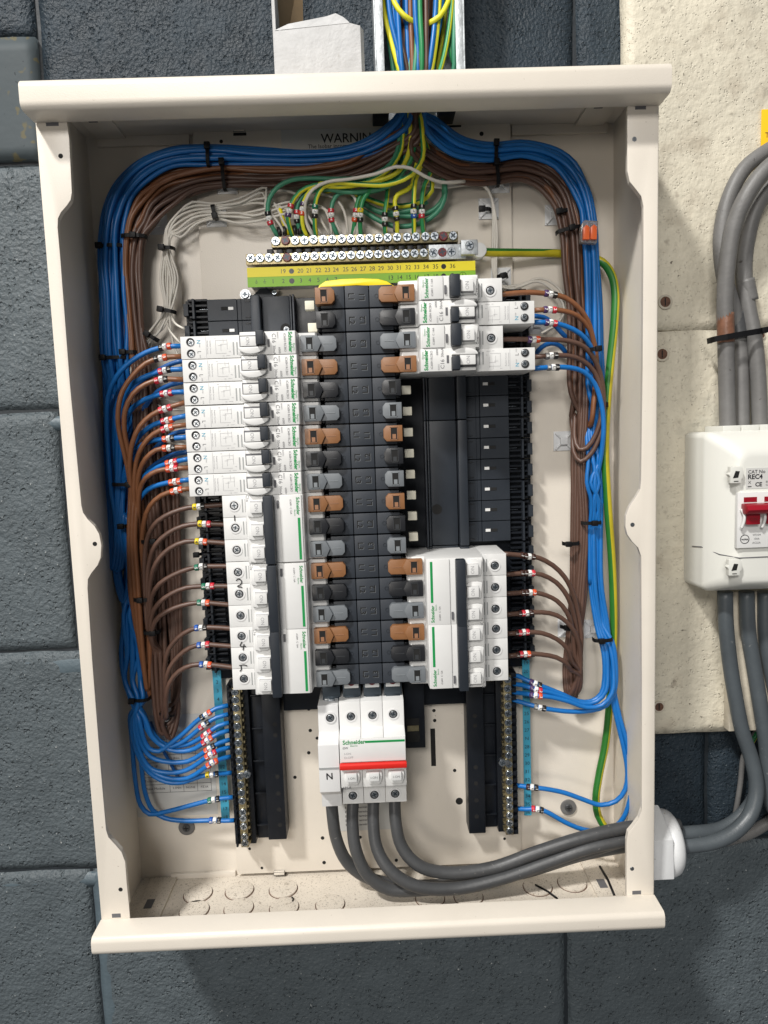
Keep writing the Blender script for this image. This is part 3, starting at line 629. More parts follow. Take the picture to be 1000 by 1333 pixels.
for i in range(1, 7): dup(proto, (CX + random.uniform(-.5, .5), random.uniform(-.5, .4), rz(3 + i) + random.uniform(-.1, .1)), random.uniform(-.003, .003), ['', 'second long white residual-current breaker from the top of the left column', 'third long white residual-current breaker down the left column', 'fourth and middle one of the seven long white breakers on the left', 'fifth long white residual-current breaker down the left column', 'sixth long white residual-current breaker, last but one on the left', 'lowest long white residual-current breaker, directly above the breaker marked with a dash'][i])
dup(proto, (CX, 0, rz(2) + 1), math.pi, 'upper long white residual-current breaker on the right, second from the top of the column')
dup(proto, (CX, 0, rz(4) + 1), math.pi, 'lower long white residual-current breaker on the right, above the empty black slots')
def place(t, r, s_, dz=0):
    t.location = (CX * .001, 0, (rz(r) + dz) * .001)
    t.rotation_euler = (random.uniform(-.004, .004), (math.pi if s_ > 0 else 0) + random.uniform(-.004, .004), random.uniform(-.006, .006))
m1 = [[(-104.8, 10.8), (-104.7, 8.5), (-104.8, 6.3)]]
m2 = [[(-106.6, 11.8), (-104.4, 13.2), (-102.0, 11.0), (-103.0, 8.6), (-105.8, 7.0), (-102, 6.0)]]
m4 = [[(-104.5, 14.0), (-106.2, 10.4), (-101.6, 10.0)], [(-103, 12.0), (-104.0, 6.8)], [(-107.8, -6.0), (-104.0, -5.6), (-101.4, -6.6)], [(-106.4, -6.0), (-106.4, -9.6), (-107.6, -10.8)]]
g3 = 'three-pole white breakers'
place(mcb('left three-pole breaker with a hand-drawn black dash between its screws', 3, 'C16', grp=g3, marks=m1), 11, -1)
place(mcb('left three-pole breaker marked with a handwritten 2', 3, 'C16', grp=g3, marks=m2), 14, -1)
place(mcb('lowest left three-pole breaker with handwritten marks beside its screws', 3, 'C16', grp=g3, marks=m4), 17, -1)
place(mcb('upper right three-pole breaker rated C16 below the empty slots', 3, 'C16', grp=g3), 14, 1, -1.2)
place(mcb('lowest right three-pole breaker rated D16 with a grubby label panel', 3, 'D16', grp=g3), 17, 1, -.6)
place(mcb('single-pole white breaker rated C10 at the top of the right column', 1, 'C10'), 1, 1, 1)
place(mcb('single-pole white breaker between the two long breakers on the right', 1, 'C16'), 3, 1, 1)
# ================================================================== MAIN SWITCH
def PZm(y, h, x=480): return PZ(x, y, h)
def switch_profile(zt0, zt1, za, zb_, zc_, zd):
    return [(zt0, 14), (zt0, 60), (zt1, 60), (za, 74), (zb_, 74.8), (zc_, 72.5), (zc_ - 1, 60), (zd, 59.5), (zd, 14)]
ztop = PZm(913, 60); zsh = PZm(947, 61); za = PZm(960, 74.5); zb_ = PZm(1026, 74.5); zd = PZm(1046, 60)
ms = thing('main_switch', 'white three-pole main switch with a red handle bar at the bottom', 'switch', (0, 0, zd))
xa = [PX(442.5, 990, 75), PX(471, 990, 75), PX(500.5, 990, 75), PX(529, 990, 75)]
for k in range(3):
    mb = MB(); mb.prism(switch_profile(ztop, zsh, za, PZm(990, 75), zb_, zd), xa[k] + .12, xa[k + 1] - .12, 'white_plastic', 'x'); mb.build('pole_body', ms, bevel=.5)
mb = MB(); mb.box(xa[0] + .6, xa[3] - .3, 74.5, 76.6, PZm(991, 76), za - .5, 'white_plastic'); mb.build('label_panel', ms, bevel=.5)
mb = MB(); mb.prism([(PZm(1001.5, 78), 75), (PZm(1002.0, 80), 80), (PZm(995.5, 80), 80.4), (PZm(993.5, 78), 75)], xa[0] - .2, xa[3] + .3, 'red_plastic', 'x'); mb.build('handle_bar', ms, bevel=1.1)
mb = MB(); mb.box(PX(475, 965, 77), PX(527, 965, 77), 76.5, 76.75, PZm(967.3, 77), PZm(964.6, 77), 'print_green')
mb.text(BR, PX(446, 967, 77), 76.75, PZm(967, 77, 458), 5.0, 'print_green', 1, .025, 'LEFT', sx=.92); mb.text('Electric', PX(456, 972, 77), 76.75, PZm(971.5, 77, 458), 2.0, 'print_green', 1, 0, 'LEFT')
mb.text('iSW', PX(446, 974, 77), 76.75, PZm(974.5, 77, 450), 2.6, 'print_grey', 1, .01, 'LEFT')
mb.text('I-ON', PX(448, 982, 77), 76.75, PZm(982, 77, 450), 2.6, 'print_light', 1, 0, 'LEFT'); mb.text('O-OFF', PX(448, 987, 77), 76.75, PZm(987, 77, 450), 2.6, 'print_light', 1, 0, 'LEFT')
mb.text('125A', PX(446, 1027, 73), 73.2, PZm(1026.2, 73, 450), 3.4, 'print_grey', 1, .01, 'LEFT'); mb.build('printing', ms)
for k in range(3):
    xc = (xa[k] + xa[k + 1]) / 2 + .4; mb = MB(); zz0, zz1 = PZm(1022.5, 78), PZm(1006, 78)
    mb.prism([(xc - 6.4, zz1), (xc - 7, zz0 + 4.5), (xc - 4, zz0 + .4), (xc + 4.5, zz0), (xc + 6.6, zz0 + 4.5), (xc + 6.4, zz1)], 72.5, 77, 'white_plastic'); mb.build('toggle_guard', ms, bevel=1)
    mb = MB(); mb.box(xc - 4.2, xc + 4.2, 76, 80, zz0 + 4.0, zz1 + .2, 'off_white'); tg = mb.build('toggle', ms, bevel=.6)
    mb = MB(); mb.text('I-ON', xc, 80.1, (zz0 + zz1) / 2 + 2, 2.7, 'print_grey', 1); mb.build('lettering', tg)
for (px, py) in ((457, 932.5), (485, 931), (512, 929.5)): screw_part(ms, PX(px, py, 60), PZ(px, py, 60), 60, 3.6)
for (px, py) in ((459.5, 1035.5), (487.5, 1034.5), (514.5, 1033)): screw_part(ms, PX(px, py, 60), PZ(px, py, 60), 60, 3.7)
nb = thing('neutral_terminal_block', 'grey-white neutral block marked N beside the main switch', 'terminal block', (0, 0, zd))
nx0, nx1 = PX(414.5, 990, 75), PX(441.5, 990, 75)
mb = MB(); mb.prism([(PZm(916, 60), 14), (PZm(916, 60), 60), (zsh - 3, 61), (PZm(968, 74), 74), (PZm(1029, 74), 74), (PZm(1031, 60), 61), (zd - 1.2, 60), (zd - 1.2, 14)], nx0, nx1, 'white_side', 'x'); mb.build('body', nb, bevel=.5)
mb = MB(); mb.box(nx0 + .2, nx1 - .2, 73.9, 74.6, PZm(999, 74), PZm(997, 74), 'grey_slot'); mb.text('N', (nx0 + nx1) / 2, 74.2, PZ(429, 1011, 74), 7.6, 'ink', 1, .02); mb.build('lettering', nb)
screw_part(nb, PX(430, 934.5, 61), PZ(430, 934.5, 61), 61, 3.6); screw_part(nb, PX(430.5, 1037, 60), PZ(430.5, 1037, 60), 60, 3.8)
# link connectors above the switch
for i, px in enumerate((431, 458, 485, 512)):
    X = PX(px, 905, 52); mb = MB(); z1 = PZm(893, 52); z0 = PZm(917, 52)
    mb.box(X - 7.5, X + 7.5, 30, 48, z0, z1, 'slot_dark'); mb.box(X - 6, X + 6, 46, 50, z0 + 3, z0 + 6.0, 'zinc_dark'); mb.box(X - 2.8, X + 2.8, 49.5, 51, z0 + 3.3, z0 + 5.6, 'zinc')
    o = mb.build('link_connector', ms, bevel=.4)
    mb = MB(); zz = PZm(888, 50)
    if i: mb.box(X - 6, X + 6, 40, 52, zz - 4, zz + 6, 'off_white'); mb.cyl((X, zz + 1.5), 3.6, 51, 52.6, 'dark_red', 14)
    else: mb.box(X - 5, X + 5, 40, 48, zz - 4, zz + 6, 'black_plastic')
    mb.build('link_screw', ms, bevel=.3)
# ================================================================== NEUTRAL BARS
def neutral(side):
    if side < 0:
        t = thing('neutral_bar', 'black neutral bar carrying a column of zinc screws, lower left', 'terminal bar', (0, 0, -470), 'neutral bars')
        ys = [901.4, 911.7, 922.4, 934.7, 945.9, 957, 967.7, 979, 989.8, 999.5, 1011, 1022, 1032.7, 1043.4, 1058, 1066, 1076.6, 1090, 1098.5]
        xs = [305.5 + (y - 900) * .066 for y in ys]
        e = [(297.5, 872), (314.5, 1103)]; holder = (330, 905, 369, 1092); lab_x, lab_y = (275, 293, 299), (872, 1068)
    else:
        t = thing('neutral_bar', 'black neutral bar carrying a column of zinc screws, lower right', 'terminal bar', (0, 0, -470), 'neutral bars')
        ys = [885, 896.6, 907.8, 919, 929.4, 941, 952, 962.8, 974, 983.8, 995.5, 1007.8, 1018.5, 1029.8, 1042, 1051, 1062.2, 1072.4, 1082.3]
        xs = [661 + (y - 885) * .0155 for y in ys]
    x0, z0 = P(xs[0], ys[0], 30); x1, z1 = P(xs[-1], ys[-1], 30); s_ = side
    mb = MB(); mb.box(min(x0, x1) - 9, max(x0, x1) + 9, 6, 22, z1 - 5, z0 + 4, 'black_plastic'); mb.build('holder', t, bevel=.6)
    mb = MB(); mb.box(x1 - 3.4, x1 + 3.4, 20, 29.0, z1 - 4, z0 + 3.5, 'brass'); mb.build('brass_rail', t, bevel=.4)
    n = 22
    for k in range(n):
        z = z1 - 3 + (z0 - z1 + 6) * k / (n - 1); mb = MB(); xx = x1 + s_ * 5.0
        mb.box(xx - 1.4, xx + 3.2 * s_ + 0, 20, 27, z - 1.9, z + 1.9, 'black_plastic'); mb.build('divider', t, bevel=.3)
    for k in range(0, n, 1):
        z = z1 + (z0 - z1) * k / (n - 1); mb = MB(); xx = x1 - s_ * 4.2; mb.box(xx - .8, xx + .8, 22, 27.2, z - 1.0, z + 1.3, 'brass'); mb.build('clamp_edge', t)
    for i, (x, y) in enumerate(zip(xs, ys)):
        X, Z = P(x, y, 30.5); mb = MB(); screw_geo(mb, X, 28.6, Z, 3.3, 'zinc', deep=2.0); mb.build('screw', t)
    # clamp screw and its bracket halfway
    i = 10; X, Z = P(xs[i] - side * 8.5, ys[i] - 2, 34); mb = MB(); screw_geo(mb, X, 30, Z, 3.6, 'zinc', deep=4); mb.box(min(X, x1), max(X, x1), 27, 31, Z - 3, Z + 1, 'zinc_dark'); mb.build('clamp_screw', t, bevel=.3)
    # inner carrier
    cxa, cxb = (PX(345, 990, 22), PX(369, 990, 22)) if side < 0 else (PX(608, 990, 22), PX(630, 990, 22))
    zt_ = PZ(350, 893, 22) if side < 0 else PZ(620, 893, 22); zb2 = PZ(360, 1090, 22) if side < 0 else PZ(620, 1082, 22)
    mb = MB(); mb.box(cxa, cxb, 6, 26, zb2, zt_, 'black_plastic'); mb.build('carrier', t, bevel=1.0)
    a, b = (cxb, x0 - 9) if side > 0 else (x1 + 9, cxa)
    mb = MB(); mb.box(min(a, b) + .3, max(a, b) - .3, 6, 15, z1 - 4, zt_, 'black_plastic')
    for q in range(5): zq = z1 + 10 + q * (zt_ - z1 - 20) / 4; mb.box(min(a, b) + .6, max(a, b) - .6, 15, 18.5, zq - .8, zq + .8, 'black_plastic')
    mb.build('web', t, bevel=.4)
    for y in ((943, 957, 1011, 1033, 1054, 1074) if side < 0 else (932, 945, 999, 1020, 1042, 1063)):
        X, Z = P((350 + (y - 905) * .05 + 6) if side < 0 else 617.5 + (y - 900) * .02, y, 26); mb = MB(); mb.cyl((X, Z), 2.0, 25.6, 26.1, 'dark_hole', 14); mb.build('carrier_hole', t)
    return t, x0, x1, z0, z1
nL = neutral(-1); nR = neutral(1)
# blue number strips
for side in (-1, 1):
    t = thing('number_strip', 'blue numbered strip beside the %s neutral bar' % ('left' if side < 0 else 'right'), 'label', (0, 0, -400), 'blue number strips')
    if side < 0: xa_, xb_ = PX(281.5, 960, 14), PX(292.5, 960, 14); zz0, zz1 = PZ(300, 1068, 14), PZ(280, 873, 14)
    else: xa_, xb_ = PX(681.5, 960, 14), PX(691.0, 960, 14); zz0, zz1 = PZ(690, 1062, 14), PZ(690, 859, 14)
    mb = MB(); mb.box(xa_, xb_, 12.6, 13.4, zz0, zz1, 'label_cyan'); mb.build('strip', t)
    names = [str(i) for i in range(1, 19)] if side < 0 else ['19', '20', '21', '22', '23', '24', '25', '26', '27', 'N', '28', '29', '30', '31', '32', '33', '34', '35', '36']
    mb = MB()
    for i, s_ in enumerate(names): mb.text(s_, (xa_ + xb_) / 2, 13.55, zz1 - 3 - i * (zz1 - zz0 - 6) / (len(names) - 1), 4.6, 'print_black', 0)
    mb.build('numbers', t)
# ================================================================== EARTH BARS
eb = thing('earth_bar', 'pair of brass earth rails with zinc screws above the busbar', 'terminal bar', (0, 0, 35))
xu = [173, 210, 247, 283, 318, 355, 390, 426, 461, 497, 532, 568, 602, 638, 676, 710, 747, 782, 816, 853]
xl = [77, 112, 147, 180, 216, 250, 286, 322, 358, 392, 427, 462, 497, 531, 566, 602, 635, 670, 705, 740, 777, 812, 847]
def c2(x, y): return (300 + x / 2.941, 200 + y / 2.941)
def rail(y0, y1, xs, hh, a, b, reds):
    pu = [P(*c2(x, y0 + (y1 - y0) * (x - xs[0]) / (xs[-1] - xs[0])), hh) for x in xs]; zm = sum(p[1] for p in pu) / len(pu)
    mb = MB(); mb.box(P(*c2(a, y0), hh)[0], P(*c2(b, y1), hh)[0], 16, hh - 2, zm - 4.8, zm + 3.6, 'brass'); mb.build('brass_rail', eb, bevel=.5)
    for i, (x, z) in enumerate(pu):
        red = i in reds; mb = MB()
        screw_geo(mb, x, hh - 2.2, zm + random.uniform(-.2, .2), 3.7, 'zinc' if not red else 'dark_red', deep=2.2); mb.build('screw', eb)
    return zm, pu
zU, pU = rail(332, 313, xu, 27, 155, 873, (1, 18)); zL_, pL = rail(399, 376, xl, 27, 57, 870, (4, 21))
for i, x in enumerate(xu + [880]):
    X, Z = P(*c2(x - 18, 355 - (x - 173) * .028), 20); mb = MB(); mb.box(X - 3.2, X + 1.8, 10, 22, zU - 13, zU - 5.2, 'black_plastic'); mb.build('rail_spacer', eb, bevel=.3)
mb = MB(); X, Z = P(*c2(835, 378), 29); mb.box(X - 16, X + 15, 24.5, 26.3, zL_ - 5.6, zL_ + 6.4, 'galvanised'); mb.build('link_plate', eb, bevel=.5)
mb = MB(); X, Z = P(*c2(915, 358), 30); mb.box(X - 7, X + 7, 18, 31, Z - 6, Z + 6, 'galvanised'); mb.build('earth_clamp', eb, bevel=1); mb = MB(); screw_geo(mb, X, 31, Z + 1, 3.6, 'zinc', deep=1.6); mb.build('screw', eb)
mb = MB(); mb.cyl((X + 8.5, Z - 2), 6.0, 19, 29, 'off_white', 20); mb.build('cable_clamp', eb, bevel=.6)
# label strip
ls = thing('earth_label_strip', 'yellow and green numbered strip below the earth rails', 'label', (0, 12, 20))
sz0, sz1 = PZ(322, 374, 24), PZ(322, 348.5, 24); sx0, sx1 = PX(322, 360, 24), PX(619, 350, 24); zmid = (sz0 * .44 + sz1 * .56)
sz1 = PZ(322, 348.5, 24); zmid = PZ(322, 361, 24)
mb = MB(); mb.box(sx0, sx1, 23, 24, zmid, sz1, 'label_yellow'); mb.build('yellow_strip', ls); mb = MB(); mb.box(sx0, sx1, 23, 24.0, sz0, zmid - .1, 'label_green'); mb.build('green_strip', ls)
mb = MB(); ty = (zmid + sz1) / 2; tg_ = (sz0 + zmid) / 2
for x, s_ in zip((201, 234, 268, 302, 337, 372, 404, 442, 474, 508, 543, 577, 612, 646, 681, 714, 749, 786, 817, 851), ('19', '*', '20', '21', '22', '23', '24', '25', '26', '27', '28', '29', '30', '31', '32', '33', '34', '35', '*', '36')):
    X = P(*c2(x, 450), 24)[0]
    if s_ == '*': mb.cyl((X, ty), 2.1, 24, 24.12, 'ink', 16)
    else: mb.text(s_, X, 24.1, ty, 5.0, 'ink')
for x, s_ in zip((99, 131, 163, 202, 235, 270, 304, 337, 372, 404, 614, 648, 682, 714, 751, 786, 817, 851, 890), ('v', 'v', '1', '2', '*', '3', '4', '5', '6', '7', '13', '14', '15', '16', '17', '18', '*', '*', 'o')):
    X = P(*c2(x, 480), 24)[0]
    if s_ == '*': mb.cyl((X, tg_), 2.2, 24, 24.12, 'ink', 16)
    elif s_ == 'v': mb.box(X - 1.3, X + 1.3, 24, 24.12, tg_ - .2, tg_ + .1, 'ink'); mb.box(X - .8, X + .8, 24, 24.12, tg_ - 1.2, tg_ - .9, 'ink'); mb.box(X - .15, X + .15, 24, 24.13, tg_ - .2, tg_ + 2, 'ink')
    elif s_ == 'o': mb.ring((X, tg_), 3.0, 2.7, 24, 24.12, 'ink', 20); mb.box(X - .15, X + .15, 24, 24.13, tg_ - 1.5, tg_ + 1.8, 'ink'); mb.box(X - 1.5, X + 1.5, 24, 24.14, tg_ - .2, tg_ + .1, 'ink')
    else: mb.text(s_, X, 24.1, tg_, 4.9, 'ink')
mb.build('numbers', ls); mb = MB(); mb.box(sx0 + 2, sx1 - 2, 5.6, 22.9, sz0 + 1, sz1 - 1, 'off_white'); mb.build('carrier', ls)
t = thing('earth_screw', 'loose looking zinc screw and washer left of the black fixing lug', 'screw', V3(319, 383, 8)); mb = MB(); X, Z = P(319, 383, 12); mb.ring((X, Z), 4.6, 2, 9, 10.6, 'zinc_dark'); mb.build('washer', t); mb = MB(); screw_geo(mb, X, 10.4, Z, 3.4, 'zinc', deep=2); mb.build('screw_head', t)
# warning label and instruction labels
t = thing('warning_label', 'grey warning label half hidden behind the top wire bundle', 'label', V3(430, 180, 5)); mb = MB()
mb.box(PX(366, 180, 6), PX(540, 175, 6), 5.8, 6.0, PZ(430, 235, 6), PZ(430, 163, 6), 'label_paper'); mb.build('paper', t)
mb = MB(); mb.text('WARNING', PX(418, 182, 6), 6.1, PZ(450, 180, 6), 10.5, 'print_black', 0, .01, 'LEFT', sx=.98); mb.text('The Isobar incomer is', PX(401, 191, 6), 6.1, PZ(420, 190.5, 6), 4.6, 'print_black', 0, .01, 'LEFT'); mb.build('lettering', t)
t = thing('torque_table_label', 'white printed table label behind the lower left blue wires', 'label', V3(230, 1010, 0)); mb = MB()
X0, X1 = PX(170, 1000, .5), PX(280, 1000, .5); Z0, Z1 = PZ(230, 1062, .5), PZ(230, 930, .5)
mb.box(X0, X1, .1, .4, Z0, Z1, 'label_paper'); mb.build('paper', t)
mb = MB(); tx = [PX(a, 1020, .5) for a in (187, 221, 239, 257, 275)]; tz = [PZ(230, a, .5) for a in (962, 972, 982, 992, 1002, 1011, 1020.5, 1031)]
for x in tx: mb.box(x - .15, x + .15, .4, .5, tz[-1], tz[0], 'print_black')
for z in tz: mb.box(tx[0], tx[-1], .4, .52, z - .15, z + .15, 'print_black')
for i, s_ in enumerate(('MCB', 'RCBO', 'Isolator', 'RCBO 1P', 'Active Rail', 'Terminal Bars', 'Phase Module')):
    z = (tz[i] + tz[i + 1]) / 2; mb.text(s_, tx[0] + 1, .55, z, 3.3, 'print_black', 0, 0, 'LEFT'); mb.text(('3.5Nm', '2.5Nm', '2.0Nm')[i % 3], (tx[1] + tx[2]) / 2, .55, z, 3.0, 'print_black')
mb.text('NONE', (tx[2] + tx[3]) / 2, .55, (tz[-1] + tz[-2]) / 2, 3.0, 'print_black'); mb.text('PZ1A', (tx[3] + tx[4]) / 2, .55, (tz[-1] + tz[-2]) / 2, 3.0, 'print_black')
mb.build('lettering', t)
t = thing('cable_label', 'white printed label behind the four grey supply cables', 'label', V3(470, 1060, 6)); mb = MB()
X0, X1 = PX(427, 1060, 6), PX(509, 1060, 6); Z0, Z1 = PZ(470, 1081, 6), PZ(470, 1042, 6); mb.box(X0, X1, 5.8, 5.95, Z0, Z1, 'label_paper'); mb.build('paper', t)
mb = MB()
for i in range(6): mb.text('Ensure all terminals', X0 + 16, 6.05, Z1 - 2.5 - 4.2 * i, 3.0, 'print_black', 0, .01, 'LEFT')
mb.box(X0, X0 + 8, 5.95, 6.05, Z0, Z0 + .3, 'print_black'); mb.box(X0, X0 + .3, 5.95, 6.05, Z0, Z1, 'print_black'); mb.build('lettering', t)
# ================================================================== WIRES
WR = 2.08
RC = {'r': 'ring_red', 'o': 'ring_orange', 'w': 'ring_white', 'k': 'ring_black', 'y': 'ring_yellow', 'g': 'ring_green', 'b': 'ring_blue', 'v': 'ring_violet', 's': 'ring_grey', 'n': 'ring_brown'}
RD = {'r': '2', 'o': '3', 'w': 'L', 'k': '1', 'y': '4', 'g': '5', 'b': '6', 'v': '7', 's': '8', 'n': '1'}
def wire(px, label, m, group, r=WR, sleeve=None, rings=None, n=8, stripe=None, phase=0.0, twist=0.012, cat='wire', name=None, step=5.0, wob=0.0, ringstep=3.6):
    pts = smooth(path(px) if len(px[0]) < 4 else [p[:3] for p in px], step)
    if wob:
        k = random.uniform(0, 50)
        pts = [p + Vector((noise.noise(Vector((i * .07, k, 0))), noise.noise(Vector((i * .07, k, 9))), noise.noise(Vector((i * .07, k, 5))))) * wob for i, p in enumerate(pts)]
    x0 = tuple(pts[-1])
    t = None
    nm = name or {'pvc_blue': 'blue_wire', 'pvc_blue_dark': 'blue_wire', 'pvc_brown': 'brown_wire', 'pvc_dark_brown': 'dark_brown_wire', 'pvc_white': 'white_wire', 'pvc_green': 'earth_wire', 'pvc_sea_green': 'earth_wire'}.get(m if isinstance(m, str) else m[0], 'wire')
    ms = [m, m] if isinstance(m, str) else list(m)
    mb = MB(); mb.tube(pts, r, ms, n, stripe, twist if stripe else 0, phase)
    if not sleeve:
        return tag(mb.build(nm), label, cat, group)
    t = thing(nm, label, cat, x0, group); mb.build('insulation', t)
    h = None; best = 1e9; sx, sy = sleeve
    for i, p in enumerate(pts):
        X, Z = P(sx, sy, p.y); d = (X - p.x) ** 2 + (Z - p.z) ** 2
        if d < best and p.y > 20: best = d; h = i
    # arc length sampling around the sleeve centre
    def at(s):
        i = h; rem = abs(s); d = 1 if s > 0 else -1; p = pts[i]
        while 0 <= i + d < len(pts):
            seg = (pts[i + d] - pts[i]).length
            if rem <= seg: return pts[i].lerp(pts[i + d], rem / max(seg, 1e-6))
            rem -= seg; i += d
        return pts[i]
    k = len(rings); T = (at(4) - at(-4)).normalized()
    flip = 1
    if abs(T.x) > abs(T.z): flip = 1 if T.x > 0 else -1     # rings listed left to right
    else: flip = -1 if T.z > 0 else 1                        # or top to bottom
    for j, c in enumerate(rings):
        s = (j - (k - 1) / 2) * ringstep * flip; a, b = at(s - ringstep * .46 * flip), at(s + ringstep * .46 * flip)
        mb = MB(); jj = Vector((random.uniform(-.25, .25), random.uniform(-.1, .2), random.uniform(-.25, .25)))
        mb.tube([a + jj, a.lerp(b, .12) + jj, a.lerp(b, .88) + jj, b + jj], [r + .35, r + .75, r + .75, r + .35], [RC[c]] * 2, 12); rg = mb.build('marker_ring', t)
        c_ = (a + b) / 2 + jj; g = MB(); an = math.degrees(math.atan2(T.z, T.x)); an = an + (90 if c_.x > -60 and abs(T.x) > .5 else -90) if abs(T.x) > .5 else 0
        g.text(RD[c], c_.x, c_.y + r + .85, c_.z, 3.3, 'ink' if c in 'wy' else 'ring_white', an, .02); g.build('lettering', rg)
    return t
def lane(st, t, k=0, dh=3.3, jit=.085):
    o = []
    for (ox, oy, ix, iy, h) in st:
        tt = min(1.06, max(-.06, t + random.uniform(-jit, jit))); o.append((ox + (ix - ox) * tt, oy + (iy - oy) * tt, h + k * dh + random.uniform(-.6, .6)))
    return o
# bundle stations: outer edge, inner edge, depth
LB = [(516, 150, 540, 168, 36), (482, 180, 510, 190, 26), (444, 194, 462, 206, 20), (400, 198, 404, 213, 16), (340, 195, 340, 214, 14), (272, 190, 278, 213, 13), (222, 194, 226, 215, 13), (182, 211, 197, 229, 13), (152, 238, 174, 255, 13), (138, 268, 166, 278, 14), (133, 300, 160, 302, 15), (131, 340, 159, 340, 15), (132, 382, 160, 382, 15), (134, 430, 164, 430, 15), (136, 472, 166, 470, 15)]
LR = [(528, 152, 548, 178, 38), (494, 176, 512, 204, 28), (452, 203, 458, 228, 22), (404, 214, 410, 236, 17), (346, 214, 350, 240, 14), (286, 213, 292, 243, 13), (240, 217, 252, 250, 13), (208, 228, 228, 262, 13), (182, 248, 208, 278, 14), (166, 275, 196, 296, 15), (160, 302, 187, 308, 15), (158, 345, 183, 345, 15), (160, 392, 184, 392, 15), (163, 432, 186, 432, 15), (168, 468, 192, 468, 15)]
RB = [(548, 146, 552, 162, 36), (566, 154, 560, 180, 28), (598, 178, 590, 200, 20), (622, 187, 621, 206, 16), (646, 187, 646, 208, 15), (678, 186, 677, 203, 14), (706, 189, 702, 207, 14), (730, 199, 722, 217, 14), (748, 214, 738, 234, 14), (760, 232, 749, 252, 15), (768, 254, 756, 274, 15), (774, 292, 760, 300, 16), (778, 332, 763, 334, 16), (781, 390, 764, 390, 16), (783, 450, 766, 450, 16), (785, 505, 765, 505, 16)]
RR = [(540, 176, 536, 200, 36), (556, 190, 552, 214, 28), (578, 204, 574, 226, 20), (600, 214, 598, 236, 16), (622, 216, 621, 238, 14), (646, 214, 646, 237, 13), (678, 209, 677, 234, 13), (702, 212, 697, 239, 13), (722, 224, 712, 252, 14), (738, 242, 722, 270, 14), (748, 268, 730, 292, 15), (754, 305, 733, 312, 15), (757, 350, 735, 350, 15), (760, 400, 739, 400, 15), (764, 450, 741, 450, 15), (765, 510, 743, 510, 15)]
TR = lambda x: [(x + random.uniform(-9, 9), -60, 34 + random.uniform(-14, 14)), (x + random.uniform(-4, 4), 20, 34 + random.uniform(-12, 12)), (x * .7 + 540 * .3, 88, 36 + random.uniform(-10, 10))]
def trunk(x, h=None):
    h = 20 + random.random() * 26 if h is None else h
    return [(x, -70, h), (x + random.uniform(-3, 3), 10, h), (540 + (x - 540) * .7, 90, h + 1), (538 + (x - 540) * .45, 128, 38 + random.uniform(-7, 7))]
GW = 'blue wires of the left side'; 
words = ['top', 'second', 'third', 'fourth', 'fifth', 'sixth', 'seventh']
colword = {'r': 'red', 'o': 'orange', 'w': 'white', 'k': 'black', 'y': 'yellow', 'g': 'green', 'b': 'blue', 'v': 'violet', 's': 'grey', 'n': 'dark brown'}
def rw(rings): return '-'.join(colword[c] for c in rings)
# ---- left residual-current breakers: neutral and live
Nw = [([(236, 450.5, 44), (215, 451.5), (190, 459), (165, 475, 40), (149, 495, 36), (141, 517, 30), (139, 548, 26), (141, 592, 24), (145, 640, 24)], (212, 452.5), 'kwo'),
      ([(239, 480.5, 44), (215, 482), (195, 488), (176, 497, 38), (165, 509, 32), (158, 530, 26), (154, 560, 24), (153, 610, 22)], (211, 483), 'rwk'),
      ([(241, 510, 44), (217, 511.5), (199, 516), (181, 524, 36), (168, 537, 30), (160, 560, 26), (157, 600, 22)], (216, 511.5), 'rwr'),
      ([(243, 541, 44), (218, 547), (200, 553), (186, 563, 36), (175, 577, 30), (166, 600, 24), (160, 630, 20)], (218, 546.5), 'rwo'),
      ([(245, 569, 44), (220, 571), (200, 573), (185, 579, 36), (172, 592, 30), (165, 615, 24), (161, 640, 20)], (219, 571), 'owk'),
      ([(247, 597, 44), (224, 602), (208, 607), (194, 615, 36), (181, 627, 30), (171, 645, 24), (166, 670, 20)], (223, 602), 'owr'),
      ([(249, 624, 44), (228, 627), (207, 631), (193, 637, 36), (183, 648, 30), (173, 665, 24), (168, 690, 20)], (227, 627.5), 'owo')]
for i, (p, s, rg) in enumerate(Nw):
    t_ = (.05, .22, .4, .55, .12, .7, .3)[i]; xb = 143 + i * 2.5; yb = (740, 742, 744, 741, 784, 787, 785)[i]
    low = [(138 + i * 2.2, 560, 13 + i * 1.2), (137 + i * 2.6, 640, 14), (140 + i * 3.0, yb - 25, 17), (xb + i * 1.2 + 3, yb, 19), (xb + 8 + i * 1.6, yb - 28, 21), (150 + i * 2.4, 670, 22)]
    wire(trunk(508 + i * 5) + lane(LB, t_, i % 3) + low + list(reversed(p)), 'blue wire with %s rings entering the %s long breaker on the left' % (rw(rg), words[i]), 'pvc_blue', 'blue wires to the left long breakers', sleeve=s, rings=rg)
